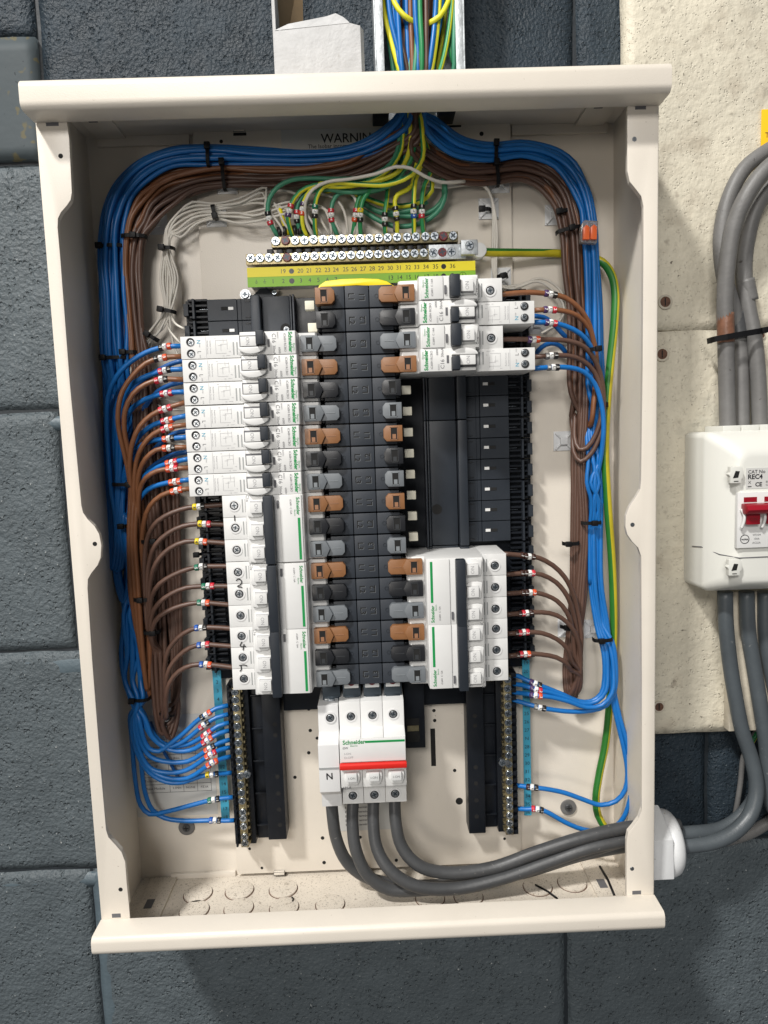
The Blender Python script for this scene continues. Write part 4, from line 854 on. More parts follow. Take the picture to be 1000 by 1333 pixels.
Lw = [([(236, 464, 44), (209, 466), (190, 473), (173, 489, 46), (160, 508, 46), (154, 533, 44), (155, 560, 40), (162, 590, 36), (168, 620, 32), (171, 660, 28)], (208.5, 466), 'kwo'),
      ([(239, 494, 44), (210, 494), (190, 500), (173, 513, 46), (163, 534, 44), (162, 560, 40), (167, 586, 36), (172, 612, 32), (174, 660, 28)], (209.5, 494.5), 'rwk'),
      ([(241, 524, 44), (215, 532), (198, 540), (182, 555, 44), (173, 575, 42), (169, 600, 38), (171, 640, 32), (174, 690, 28)], (214, 532), 'rwr'),
      ([(243, 553, 44), (218, 557), (200, 565), (186, 580, 42), (178, 600, 38), (175, 630, 34), (176, 680, 28)], (217, 557.5), 'rwo'),
      ([(245, 582, 44), (220, 583), (203, 586), (190, 597, 42), (182, 613, 38), (179, 640, 32), (179, 690, 26)], (218, 583), 'owk'),
      ([(247, 609, 44), (224, 610), (205, 613), (190, 622, 42), (182, 638, 36), (180, 670, 30), (181, 700, 26)], (224, 610.5), 'owr'),
      ([(249, 636, 44), (230, 638.5), (210, 645), (195, 659, 40), (188, 678, 36), (185, 705, 30), (184, 730, 26)], (230, 638.5), 'owo')]
for i, (p, s, rg) in enumerate(Lw):
    t_ = (.02, .14, .28, .4, .5, .2, .6)[i]; yb = (826, 832, 838, 870, 846, 900, 908)[i]
    low = [(176 + i * 2.3, 540, 12), (182 + i * 2.0, 640, 12), (190 + i * 1.5, 730, 14), (190 + i * 1.6, yb - 35, 16), (183 + i * 2.4, yb, 20), (174 + i * 2.6, yb - 30, 24), (169 + i * 2.2, 760, 26)]
    wire(trunk(520 + i * 4) + lane(LR, t_, i % 3) + low + list(reversed(p)), 'brown wire with %s rings entering the %s long breaker on the left' % (rw(rg), words[i]), 'pvc_brown', 'brown wires to the left long breakers', sleeve=s, rings=rg)
# ---- left three-pole breakers
Dw = [([(302, 656, 42), (275, 658), (259, 659.5), (245, 661), (225, 667), (206, 678, 42), (194, 695, 38), (189, 720, 34), (189, 770, 30), (193, 820, 28)], (262, 659), 'ywk'),
      ([(303, 683, 42), (275, 682), (258, 682), (238, 685), (219, 694), (203, 709, 42), (195, 730, 38), (192, 765, 34), (196, 820, 30)], (262.5, 682), 'ywr'),
      ([(304, 708, 42), (280, 706), (262, 705), (242, 705), (221, 714), (204, 732, 42), (196, 757, 38), (195, 795, 34), (199, 830, 30)], (264.5, 705), 'ywo'),
      ([(305, 737, 42), (280, 737), (262, 737.5), (245, 741), (225, 749), (208, 760, 42), (198, 776, 38), (196, 800, 34), (201, 835, 28)], (265, 737), 'gwk'),
      ([(305, 763, 42), (280, 763), (262, 763.5), (243, 765), (223, 773), (207, 785, 42), (198, 801, 38), (198, 830, 32)], (266.5, 763), 'gwr'),
      ([(306, 788, 42), (285, 786), (265, 784.5), (247, 786), (226, 792), (208, 802, 42), (199, 816, 38), (199, 838, 32)], (267, 785), 'gwo'),
      ([(308, 819, 42), (285, 817), (262, 817), (248, 820), (232, 830), (220, 845, 40), (215, 865, 38), (215, 905, 34), (212, 935, 30)], (263.5, 817.5), 'bwk'),
      ([(309, 842, 42), (285, 840), (265, 839), (248, 843), (233, 854), (221, 870, 40), (216, 890, 38), (216, 925, 32)], (266, 839), 'bwr'),
      ([(310, 870, 42), (290, 867), (268, 865), (250, 866), (233, 874), (221, 889, 40), (216, 910, 38), (216, 935, 32)], (269, 865), 'bwo')]
for i, (p, s, rg) in enumerate(Dw):
    t_ = (.55, .65, .72, .8, .86, .92, .98, 1.0, .78)[i]
    if i < 6:
        low = [(186 + i * 5, 540, 12), (200 + i * 5.5, 640, 10), (206 + i * 5, 740, 10), (212 + i * 4.4, 830, 12), (222 + i * 1.5, 862 + i * 2.0, 14), (208 + i * 2, 868, 18), (201 + i * 1.4, 845, 22)]
    else:
        k = i - 6; low = [(196 + k * 6, 560, 16), (208 + k * 6, 660, 15), (214 + k * 6, 760, 15), (226 + k * 3, 860, 16), (232 - k * 3, 930, 18), (222 - k * 3, 962 - k * 5, 22), (212 - k, 945 - k * 8, 26)]
    wire(trunk(530 + i * 3) + lane(LR, t_, (i + 1) % 3) + low + list(reversed(p)), 'dark brown wire with %s rings running to the left three-pole breakers' % rw(rg), 'pvc_dark_brown', 'dark brown wires to the left three-pole breakers', sleeve=s, rings=rg)
# extra slack loops of dark brown hanging lowest
for k in range(4):
    a = 186 + k * 9
    wire([(176 + k * 4, 470, 22), (176 + k * 5, 560, 22), (190 + k * 5, 660, 20), (197 + k * 5, 780, 20), (198 + k * 6, 880, 22), (211 + k * 2, 955 - k * 12, 22), (222 + k * 2, 950 - k * 12, 20), (225 + k * 3, 880, 17), (222 + k * 4, 760, 14), (216 + k * 5, 640, 12)], 'dark brown slack loop hanging lower left, %s' % ['longest and leftmost', 'second longest', 'third longest', 'shortest and rightmost'][k], 'pvc_dark_brown', 'dark brown slack loops at the lower left')
for k in range(3):
    wire([(170 + k * 5, 640, 30), (168 + k * 4, 700, 32), (170 + k * 5, 760, 31), (178 + k * 5, 820 + k * 26, 27), (184 + k * 4, 838 + k * 30, 24), (192 + k * 2, 800, 22), (184 + k * 3, 720, 24), (178 + k * 3, 650, 24)], 'brown slack loop beside the left blue bundle, %s' % ['ending highest', 'ending between the other two', 'ending lowest'][k], 'pvc_brown', 'brown slack loops on the left')
# ---- blue to the left neutral bar
NB = [([(297, 918.5, 24), (282, 922), (268, 930.5, 28), (256, 939), (240, 954), (222, 968), (207, 978), (194, 974), (186, 958), (181, 935, 30)], (267.5, 931), 'kwo'),
      ([(297, 930, 24), (282, 934), (266, 943.5, 28), (250, 957), (234, 968), (215, 972), (198, 958), (189, 935, 28)], (266, 943.5), 'rwk'),
      ([(298, 941, 24), (284, 945), (269, 955.5, 28), (252, 966), (235, 971), (213, 968), (196, 950), (188, 930, 24)], (268.5, 955.5), 'rwr'),
      ([(298, 951, 24), (285, 955), (270, 964, 30), (255, 974), (240, 978), (221, 976), (200, 962), (187, 940), (182, 925, 26)], (270.5, 963.5), 'rwo'),
      ([(299, 963, 24), (286, 967), (273, 974, 30), (262, 982), (245, 991), (220, 992), (196, 985), (183, 965), (178, 935, 28)], (273, 974), 'owk'),
      ([(299, 973, 24), (287, 976), (274, 982, 32), (262, 991), (242, 1003), (220, 1006), (196, 1000), (181, 975), (175, 935, 28)], (275, 982), 'owr'),
      ([(300, 985, 24), (288, 988), (276, 993, 34), (262, 1003), (245, 1013), (225, 1014), (200, 1005), (182, 982), (176, 935, 24)], (276, 993), 'owo'),
      ([(301, 1006, 24), (290, 1007), (276, 1008, 30), (260, 1011), (240, 1018), (217, 1018), (194, 1005), (178, 978), (172, 938, 26)], (276, 1008), 'ywk'),
      ([(303, 1038, 24), (292, 1039), (278, 1041, 26), (250, 1048), (215, 1057), (195, 1060), (183, 1048), (176, 1015), (172, 965), (170, 930, 20)], (278, 1041), 'gwk'),
      ([(305, 1068, 24), (292, 1068.5), (280, 1068, 24), (240, 1068.5), (215, 1065), (199, 1055), (189, 1032), (184, 995), (180, 950), (177, 928, 18)], (278, 1068.5), 'bwk')]
for i, (p, s, rg) in enumerate(NB):
    t_ = i / 9.0; k = i % 3
    low = [(154 + i * 2.4, 560, 9 + k * 2), (162 + i * 2.0, 640, 9 + k * 2), (165 + i * 2.2, 740, 10 + k * 2), (161 + i * 2.8, 775, 14 + k * 2), (162 + i * 2.6 - (6 if i in (2, 5) else 0), 800, 18 + k * 2), (158 + i * 3.6 + (i % 2) * 5, 850, 20), (162 + i * 3.4 - (i % 3) * 3, 885, 22), (171 + i * 1.9, 912, 20 + k * 4)]
    wire(trunk(512 + i * 4) + lane(LB, t_, (i + 1) % 4) + low + list(reversed(p)), 'blue wire with %s rings on the left neutral bar, %s from its top' % (rw(rg), (words + ['eighth', 'ninth', 'tenth'])[i].replace('top', 'first')), 'pvc_blue', 'blue wires to the left neutral bar', sleeve=s, rings=rg)
wire([(196, 940, 12), (206, 965, 9), (220, 990, 6), (232, 1012, 4)], 'dark blue wire tail slanting over the printed table label', 'pvc_blue_dark', None, r=1.6)
# dark blue fly leads behind the breaker wires
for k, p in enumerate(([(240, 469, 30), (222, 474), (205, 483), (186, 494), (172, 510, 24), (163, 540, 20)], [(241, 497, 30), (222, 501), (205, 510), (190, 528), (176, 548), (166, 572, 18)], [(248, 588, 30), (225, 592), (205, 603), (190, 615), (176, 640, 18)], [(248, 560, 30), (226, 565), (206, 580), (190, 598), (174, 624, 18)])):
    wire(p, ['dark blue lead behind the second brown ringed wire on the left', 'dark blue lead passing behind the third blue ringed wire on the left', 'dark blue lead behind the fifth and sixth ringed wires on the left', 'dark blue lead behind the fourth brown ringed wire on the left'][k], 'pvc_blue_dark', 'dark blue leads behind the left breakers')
# ---- white fly leads, left
for i in range(8):
    q = (i - 3.5) / 3.5; xe = (359, 371, 383, 396, 408, 420, 432, 445)[i]; ye = 306
    r_ = lambda a: random.uniform(-a, a)
    up = [(xe, ye, 24), (xe - 2 - (i % 3) * 5, 292, 26), (xe - 14 - (i % 3) * 8, 268 + (i % 2) * 8 - (i % 3) * 4, 26), (340 - i * 2 + r_(8), 246 + i * 6.4 + r_(3), 24 + r_(3)), (312, 257 + i * 4.6 + r_(3), 22 + r_(2)), (280, 265 + i * 2.8, 20), (252 + r_(3), 264 + i * 4.2 + r_(2), 18 + r_(2)), (233 + r_(4), 274 + i * 5.0, 18 + r_(2)), (218 + i * .8 + r_(2), 298 + i, 18), (214 + (i % 4) * 2.2, 322, 16 + (i % 3) * 2),
          (209 + i * 3.2, 362, 17 + r_(2)), (214 + i * 1.3, 402, 18 + (i % 2) * 2)]
    ends = ([(200, 425, 18), (180, 450, 16), (166, 480, 14), (176, 505, 12), (215, 520, 14), (240, 526, 20)], [(205, 420, 16), (190, 442, 14), (184, 470, 14), (200, 492, 14), (236, 492, 22)],
            [(208, 425, 14), (196, 450, 12), (190, 500, 12), (210, 530, 14), (244, 534, 20)], [(218, 420, 18), (222, 432, 26), (236, 448, 30)], [(208, 430, 20), (190, 452, 16), (182, 480, 14), (194, 550, 10), (215, 574, 12), (246, 580, 20)],
            [(222, 425, 20), (225, 445, 18), (238, 478, 20)], [(226, 418, 24), (232, 424, 28), (240, 428, 30)], [(212, 428, 18), (196, 440, 18), (176, 466, 20), (168, 500, 18), (180, 560, 12), (200, 618, 10), (232, 630, 14), (248, 644, 18)])[i]
    wire(up + ends, 'left breakers\' thin white lead, %s at the earth rail' % (['leftmost'] + ['%s from the left' % q for q in ('second', 'third', 'fourth', 'fifth', 'sixth', 'seventh')] + ['rightmost'])[i], 'pvc_white', 'thin white leads on the left', r=1.02, n=7)
# ---- earths
GY = ['pvc_green', 'pvc_yellow']; st = (8, 9, 0, 1, 2)
SG = ['pvc_sea_green', 'pvc_sea_green']
E_ = [([(362, 308, 24), (353, 292), (348.5, 275, 30), (351, 258, 32), (362, 243), (380, 234), (405, 232), (440, 233), (480, 230), (508, 214), (519, 190, 38), (520, 160, 40)], (349.5, 281), 'kwr', SG, 3.0),
      ([(381, 308, 24), (377, 295), (375, 282, 31), (379, 266), (390, 250), (410, 241), (440, 243), (475, 238), (505, 222), (522, 196, 40), (524, 160, 42)], (376.5, 276), 'rwv', GY, .6),
      ([(400, 308, 24), (395, 298), (393, 282, 30), (396, 262), (404, 248), (418, 239), (450, 241), (490, 236), (520, 222), (533, 196, 42), (534, 158, 44)], (393.5, 276), 'vwo', GY, -.5),
      ([(412, 308, 24), (410, 295), (410, 275, 34), (412, 258), (421, 243), (440, 238), (470, 240), (505, 240), (535, 228), (550, 206, 46), (550, 178), (548, 156, 46)], (411, 277), 'gwk', GY, .3),
      ([(394, 308, 22), (389, 295), (386, 282, 27), (388, 266), (398, 252), (420, 246), (455, 250), (495, 246), (520, 232), (528, 205, 36), (528, 160, 40)], (384.5, 280), 'rwk', SG, 3.0),
      ([(440, 308, 22), (434, 294), (431, 280, 28), (433, 264), (441, 252), (456, 250), (480, 250), (508, 240), (520, 222, 30), (524, 188, 34), (526, 160, 36)], (432, 277), 'rwr', SG, 3.0),
      ([(459, 308, 22), (461, 295), (463, 280, 28), (466, 262), (474, 250), (490, 244), (510, 234), (524, 218, 32), (530, 190, 36), (531, 160, 38)], (462, 282), 'rwo', GY, 1.3),
      ([(470, 308, 24), (469, 295), (469, 280, 32), (472, 262), (480, 250), (496, 240), (516, 230, 34), (534, 210, 40), (540, 182), (541, 156, 44)], (469, 279), 'ywk', ['pvc_green', 'pvc_green'], 2.0),
      ([(502, 307, 24), (501, 292), (501, 278, 30), (504, 258), (505, 245, 26), (508, 232, 24), (520, 215, 28), (530, 180, 34), (530, 158, 38)], (501.5, 283), 'kwk', GY, .9),
      ([(517, 307, 24), (517, 292), (516, 278, 34), (514, 262), (518, 253), (530, 247), (537, 240, 32), (541, 222), (546, 190, 36), (545, 158, 40)], (516.5, 280), 'kwk', GY, -.9),
      ([(539, 307, 24), (539, 292), (538.5, 275, 33), (539, 255), (541, 235), (547, 218, 34), (552, 195, 36), (548, 156, 38)], (539, 276), 'kwb', GY, .1),
      ([(552, 307, 24), (550, 292), (549, 275, 31), (550, 255), (553, 240), (560, 226, 28), (560, 205, 28), (552, 180, 32), (546, 156, 36)], (550, 276), 'kwr', GY, 1.2)]
for i, (p, s, rg, m, ph) in enumerate(E_):
    wire(trunk(500 + i * 8) [:-1] + list(reversed(p)), 'earth wire with %s rings on the upper earth rail, %s from the left' % (rw(rg), (words[1:] and ['first', 'second', 'fourth', 'fifth', 'third', 'sixth', 'seventh', 'eighth', 'ninth', 'tenth', 'eleventh', 'twelfth'])[i]), tuple(m), 'earth wires on the upper rail', r=1.85, sleeve=s, rings=rg, n=10, stripe=st, phase=ph, twist=.004)
# horizontal earths passing behind
for k, (p, m) in enumerate((([(600, 300 - 64, 20), (576, 262, 20), (556, 282, 18), (530, 288, 16), (500, 284, 15), (478, 270, 14), (462, 262, 14)], SG), ([(577, 232, 22), (580, 250, 22), (574, 270, 22), (560, 284, 20), (540, 293, 18), (512, 294, 17), (488, 284, 16), (470, 272, 15)], SG),
                            ([(562, 232, 22), (562, 248, 21), (548, 262, 20), (525, 268, 18), (500, 266, 17), (472, 256, 16), (440, 246, 15), (415, 252, 16)], GY), ([(556, 262, 18), (540, 272, 17), (510, 277, 16), (490, 274, 15), (470, 262, 14)], SG))):
    if k == 0: p = [(577, 234, 20), (578, 256, 20), (566, 272, 18), (548, 280, 17), (520, 281, 15), (494, 276, 15), (472, 264, 14), (458, 254, 14)]
    wire(p, ['green earth wire curving lowest behind the ringed earth wires', 'sea green earth wire sweeping in a wide arc at the right of the earth rails', 'green and yellow earth wire crossing behind the earth rail wires', 'short green earth wire behind the twelfth ringed earth wire'][k], tuple(m), 'earth wires crossing behind', n=10, stripe=st, phase=.8, name='earth_wire')
tag_y = wire([(375, 306, 22), (371, 294, 24), (367, 282, 25), (364, 271, 26)], 'short dull yellow sleeve end beside the first ringed earth wire', 'label_yellow', None, r=1.9, name='sleeve_offcut')
# bootlace ferrules on the rails
for k, (x, y) in enumerate(((364, 304), (371, 303), (384, 302), (391, 302), (398, 301), (404, 301), (515, 298), (552, 297))):
    mb = MB(); a, b = V3(x - .5, y - 8, 24), V3(x, y + 3, 24); mb.tube([a, b], 2.1, ['ring_black' if k < 6 else 'ring_grey'] * 2, 10); tag(mb.build('ferrule_sleeve'), 'small %s ferrule sleeve in the upper earth rail, %s' % ('black' if k < 6 else 'grey', ['leftmost', 'second from left', 'third from left', 'fourth from left', 'fifth from left', 'rightmost black one', 'left grey one', 'right grey one'][k]), 'ferrule', '%s ferrule sleeves on the upper rail' % ('black' if k < 6 else 'grey'))
# white wire over the earths
wire([(408, 308, 24), (402, 298), (398, 285, 28), (398, 262, 36), (408, 246, 40), (425, 237, 42), (455, 233, 44), (490, 226, 50), (515, 217, 52), (535, 219, 52), (552, 229, 46), (575, 237, 36), (605, 236, 26)], 'white lead looping over the front of the yellow and green earth wires', 'pvc_white', None, r=1.35)
for k, p in enumerate(([(452, 308, 22), (452, 294), (448, 275, 24), (440, 262, 24), (426, 254, 22), (400, 250, 20)], [(461, 306, 24), (463, 290), (465, 270, 28), (461, 256, 28), (452, 250, 26), (434, 246, 24)], [(430, 308, 22), (420, 290, 24), (405, 268, 24), (392, 256, 22), (370, 248, 20), (340, 252, 20)])):
    wire(p, ['thin white lead curving down to the middle of the upper earth rail', 'white lead bending down beside the eighth earth wire', 'thin white lead slanting across the left part of the upper earth rail'][k], 'pvc_white', 'thin white leads at the earth rail', r=1.2, n=6)
# right white leads
for k in range(3):
    wire([(548, 232 + k * 4, 22), (575, 240 + k * 2, 20), (612, 238 + k, 16), (630, 240 + k, 18), (640, 258, 19), (642 + k * 2.5, 300, 18), (641 + k * 2.5, 340, 18), (644 + k * 1.5, 362, 16), (650 + k * 2, 372, 14)] + [[(665, 376, 14), (690, 381, 18)], [(670, 375, 12), (700, 366, 12), (722, 380, 12), (735, 402, 14), (728, 420, 12), (705, 434, 10)], [(680, 370, 11), (704, 362, 11), (728, 376, 11), (738, 400, 12), (724, 424, 10)]][k],
         ['thin white lead dropping through the square pad to the right breakers', 'thin white lead making a small circle beside the right breakers', 'outer thin white lead making a circle beside the right breakers'][k], 'pvc_white', 'thin white leads on the right', r=1.15, n=6)
# ---- right side
NR = [([(666, 879, 20), (675, 880, 23), (683, 884), (697, 890, 30), (713, 896), (735, 905), (753, 913), (770, 913), (783, 903, 30), (787, 884), (786, 850, 28)], (697.5, 890), 'vwk'),
      ([(666, 890, 20), (675, 891, 23), (684, 893), (698, 897.5, 32), (715, 901), (738, 908), (758, 916), (777, 913), (789, 899, 32), (791, 875), (789, 845, 28)], (698.5, 897.5), 'vwr'),
      ([(666, 901, 20), (675, 902, 23), (684, 903), (698, 905.5, 34), (715, 907), (740, 913), (764, 921), (784, 918), (797, 902, 34), (799, 875), (795, 845, 28)], (698.5, 905), 'vwo'),
      ([(666, 912, 20), (675, 913, 23), (685, 916), (703, 921, 30), (720, 924), (745, 926.5), (770, 925), (790, 918), (800, 900, 32), (802, 870), (797, 835, 28)], (703.5, 921), 'swk'),
      ([(668, 1022, 20), (677, 1023, 23), (684, 1024), (693, 1025, 28), (710, 1027), (735, 1032), (760, 1041), (782, 1048), (802, 1043), (814, 1028, 34), (817, 1008), (813, 978), (806, 948), (798, 912), (793, 870, 28)], (693, 1025), 'nwk'),
      ([(669, 1053, 20), (678, 1053, 23), (686, 1053.5), (700, 1053, 28), (712, 1057), (735, 1070), (760, 1080), (788, 1082), (808, 1070), (820, 1042, 38), (822, 1010), (817, 970), (806, 930), (799, 895), (795, 860, 26)], (699.5, 1053), 'rwk')]
for i, (p, s, rg) in enumerate(NR):
    k = i % 3
    mid = [(768 + i * 2.6, 560, 15 + k * 3), (767 + i * 3.2, 620, 16 + k * 3), (767 + i * 3.0, 700, 16 + k * 3), (769 + i * 2.8, 760, 18 + k * 2), (777 + i * 2.8, 815, 22)]
    wire(trunk(548 + i * 6) + lane(RB, i / 5.0, k) + mid + list(reversed(p)), 'blue wire with %s rings on the right neutral bar, %s from its top' % (rw(rg), ['first', 'second', 'third', 'fourth', 'fifth', 'last'][i]), 'pvc_blue', 'blue wires to the right neutral bar', sleeve=s, rings=rg)
RE = [([(648, 384, 46), (670, 381.5), (690, 380.5), (717, 383), (735, 387), (752, 399, 42), (765, 417, 38), (772, 440, 34), (776, 462, 30), (775, 500, 28), (771, 545, 28)], (716.5, 382.5), 'vwk', 'pvc_brown', 'brown wire with violet-white-black rings at the top right breaker'),
      ([(696, 404, 44), (716, 403), (735, 405), (752, 411, 40), (767, 427, 36), (774, 448, 32), (777, 475, 28), (773, 520, 26)], (717, 403.5), 'vwr', 'pvc_brown', 'brown wire with violet-white-red rings at the upper long breaker on the right'),
      ([(696, 419.5, 44), (717, 420), (735, 424), (755, 434, 38), (768, 449, 34), (775, 470, 28), (777, 520, 22)], (717.5, 420), 'vwr', 'pvc_blue', 'blue wire with violet-white-red rings at the upper long breaker on the right'),
      ([(648, 442, 46), (675, 441.5), (695, 442), (715, 442), (742, 444), (760, 451, 42), (774, 468, 38), (783, 493, 34), (786, 530, 32), (783, 560, 30), (770, 590, 28), (756, 601, 26), (747, 588, 22), (746, 560, 16)], (695.5, 442), 'vwo', 'pvc_dark_brown', 'dark brown wire with violet-white-orange rings, third down at the right breakers'),
      ([(696, 464.5, 44), (718, 463), (740, 463), (758, 469, 40), (773, 483, 36), (782, 505, 34), (784, 535, 32), (776, 565, 30), (764, 583, 28), (754, 585, 26), (748, 568, 20), (748, 540, 16)], (717.5, 463.5), 'swk', 'pvc_dark_brown', 'dark brown wire with grey-white-black rings at the lower long breaker on the right'),
      ([(696, 479.5, 44), (720, 478), (742, 478.5), (760, 484, 40), (774, 499, 38), (783, 525, 36), (786, 555, 34), (783, 590, 30), (778, 620, 26), (775, 650, 20)], (720, 478), 'swk', 'pvc_blue', 'blue wire with grey-white-black rings, lowest at the right long breakers')]
for i, (p, s, rg, m, lab) in enumerate(RE):
    if m == 'pvc_blue': back = lane(RB, .3 + .1 * i, i % 2) + [(770, 560, 15), (772, 630, 16), (780, 640, 18)]; back = back[:-1]
    elif m == 'pvc_brown': back = lane(RR, .05 + .8 * i, i) + [(762 - i * 5, 540, 16), (768, 556, 20)]
    else: back = lane(RR, .3 + .1 * i, i % 3) + [(744, 545, 14)]
    wire(trunk(552 + i * 5) + back + list(reversed(p)), lab, m, 'ringed wires at the upper right breakers', sleeve=s, rings=rg)
for k, p in enumerate(([(690, 411, 26), (708, 413), (720, 421), (736, 438), (750, 448, 16)], [(696, 464, 26), (705, 452), (717, 447), (729, 450), (738, 461, 16)])):
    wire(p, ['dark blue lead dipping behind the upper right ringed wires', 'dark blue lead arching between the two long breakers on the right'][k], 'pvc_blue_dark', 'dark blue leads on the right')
FW = [([(655, 721, 42), (670, 722), (687, 724), (701, 726), (720, 736), (735, 751, 36), (746, 772, 32), (753, 800, 28), (757, 835, 26)], (686, 724), 'nnwn'),
      ([(657, 748, 42), (672, 747), (687, 746), (705, 748), (724, 758), (738, 775, 36), (747, 800, 30), (752, 835, 26)], (685.5, 746.5), 'nnwr'),
      ([(658, 773, 42), (672, 772), (688, 771), (705, 773), (725, 782), (738, 797, 36), (746, 822, 30), (748, 850, 26)], (685.5, 771.5), 'nnwo'),
      ([(659, 800, 42), (672, 799), (684, 798), (705, 797), (725, 801), (742, 814, 36), (752, 832, 32), (756, 860, 26)], (682, 798.5), 'nrwn'),
      ([(661, 825, 42), (674, 824), (686, 823), (705, 824), (725, 832), (739, 845, 36), (745, 862, 30)], (682, 823.5), 'nrwr'),
      ([(662, 854, 42), (675, 852.5), (688, 851), (705, 852), (725, 856), (738, 864, 36), (743, 872, 30)], (684, 851.5), 'nrwo')]
for i, (p, s, rg) in enumerate(FW):
    k = i % 3; yb = (908, 906, 900, 905, 896, 902)[i]
    mid = [(748 + i * 3.2, 560, 12 + k * 3), (746 + i * 3.4, 640, 12 + k * 3), (745 + i * 3.4, 710, 12 + k * 3), (744 + i * 3.6, 770, 14 + k * 2), (739 + i * 3.0, 830, 14 + k * 2), (735 + i * 2.6, 875, 16), (739 + i * 2.6, yb, 20), (750 + i * 1.2, yb - 22, 24)]
    wire(trunk(545 + i * 4) + lane(RR, i / 5.0, k) + mid + list(reversed(p)), 'dark brown wire with %s rings at the lower right three-pole breakers' % rw(rg), 'pvc_dark_brown', 'dark brown wires to the right three-pole breakers', sleeve=s, rings=rg, ringstep=3.3)
for i in range(3):
    wire([(756 + i * 4, 470, 18), (757 + i * 3, 540, 20), (754 + i * 3, 600, 20), (757 + i * 3.4, 690, 20), (752 + i * 3.4, 770, 20), (745 + i * 5, 830, 20), (744 + i * 6, 890, 20), (750 + i * 2, 906 - i * 4, 19), (738 + i * 4, 880, 16), (740 + i * 3, 820, 13)], 'dark brown slack wire beside the right blue bundle, %s' % ['nearest the breakers', 'middle one of three', 'nearest the blue wires'][i], 'pvc_dark_brown', 'dark brown slack loops on the right')
# tangle of blue at the right bundle
for i in range(5):
    wire([(768 + i * 2, 480, 12), (766 + i * 3, 540, 16), (764 + i * 3, 570, 22), (766 + (i * 7) % 15, 600, 27), (764 + (i * 11) % 17, 628, 29), (770 + (i * 5) % 12, 652, 27), (768 + i * 3, 690, 22), (768 + i * 3, 760, 20)], 'blue slack wire in the right bundle tangle, %s' % ['leftmost', 'second from left', 'middle one', 'second from right', 'rightmost'][i], 'pvc_blue', 'blue slack wires in the right bundle', r=1.7)
# main earth cable
EC = [(606, 327, 24), (640, 328.5, 20), (680, 329, 14), (730, 330, 9), (762, 333, 10), (784, 341, 14), (796, 357, 20), (801, 380, 24), (800, 420, 26), (795, 470, 26), (790, 530, 26), (788, 590, 26), (791, 650, 24), (797, 735, 20), (799, 810, 18), (797, 870, 16), (793, 925, 14), (788, 970, 14), (780, 1010, 16), (776, 1040, 18), (779, 1062, 20), (788, 1078, 24), (795, 1092, 26)]
wire(EC, 'thick green and yellow main earth cable running round the right side', ('earth_deep_green', 'earth_olive'), None, r=3.4, n=16, stripe=(8, 9, 10, 11, 12, 13, 14, 15), phase=lambda f: math.pi * min(1, max(0, (f - .10) / .09)) + .25 * math.sin(f * 9), name='earth_cable', cat='cable', step=4)
# ---- cable ties
def tie(px, py, h, wpx, ang=0, label='', th=2.8, dep=9, head=-1, tail=0):
    """band across a bundle; ang = direction of the band in degrees"""
    X, Z = P(px, py, h); L = wpx * .62; c, s_ = math.cos(math.radians(ang)), math.sin(math.radians(ang)); mb = MB()
    def q(a, b): return (X + a * c - b * s_, Z + a * s_ + b * c)
    hw = L / 2; prof = [(-hw, -dep), (-hw - .6, -dep * .5), (-hw + .3, -1.2), (-hw * .55, .5), (0, .9), (hw * .55, .5), (hw - .3, -1.2), (hw + .6, -dep * .5), (hw, -dep)]
    vs = []; n = len(prof)
    for b in (-th / 2, th / 2):
        for (a, dh) in prof: x_, z_ = q(a, b); vs.append((x_, h + dh, z_))
        for (a, dh) in prof: x_, z_ = q(a * .93, b); vs.append((x_, h + dh - .9, z_))
    fs = []
    for i in range(n - 1):
        fs += [(i, i + 1, n + i + 1, n + i), (2 * n + i, 2 * n + i + 1, 3 * n + i + 1, 3 * n + i), (i, i + 1, 2 * n + i + 1, 2 * n + i), (n + i, n + i + 1, 3 * n + i + 1, 3 * n + i)]
    mb.add(vs, fs, 'tie_black')
    t = thing('cable_tie', label, 'cable tie', (X, h, Z), 'black cable ties'); mb.build('strap', t)
    mb = MB(); a0 = head * hw * .82
    pts = [q(a0 - 2.6, -2.3), q(a0 + 2.6, -2.3), q(a0 + 2.6, 2.3), q(a0 - 2.6, 2.3)]; mb.prism(pts, h - .6, h + 3.0, 'tie_black')
    mb.build('head', t, bevel=.6)
    if tail:
        mb = MB(); a, b = q(a0, 0), q(a0 + tail * .6, tail); mb.tube([(a[0], h + 2, a[1]), (b[0], h + 3, b[1])], .8, ['tie_black'] * 2, 4); mb.build('tail', t)
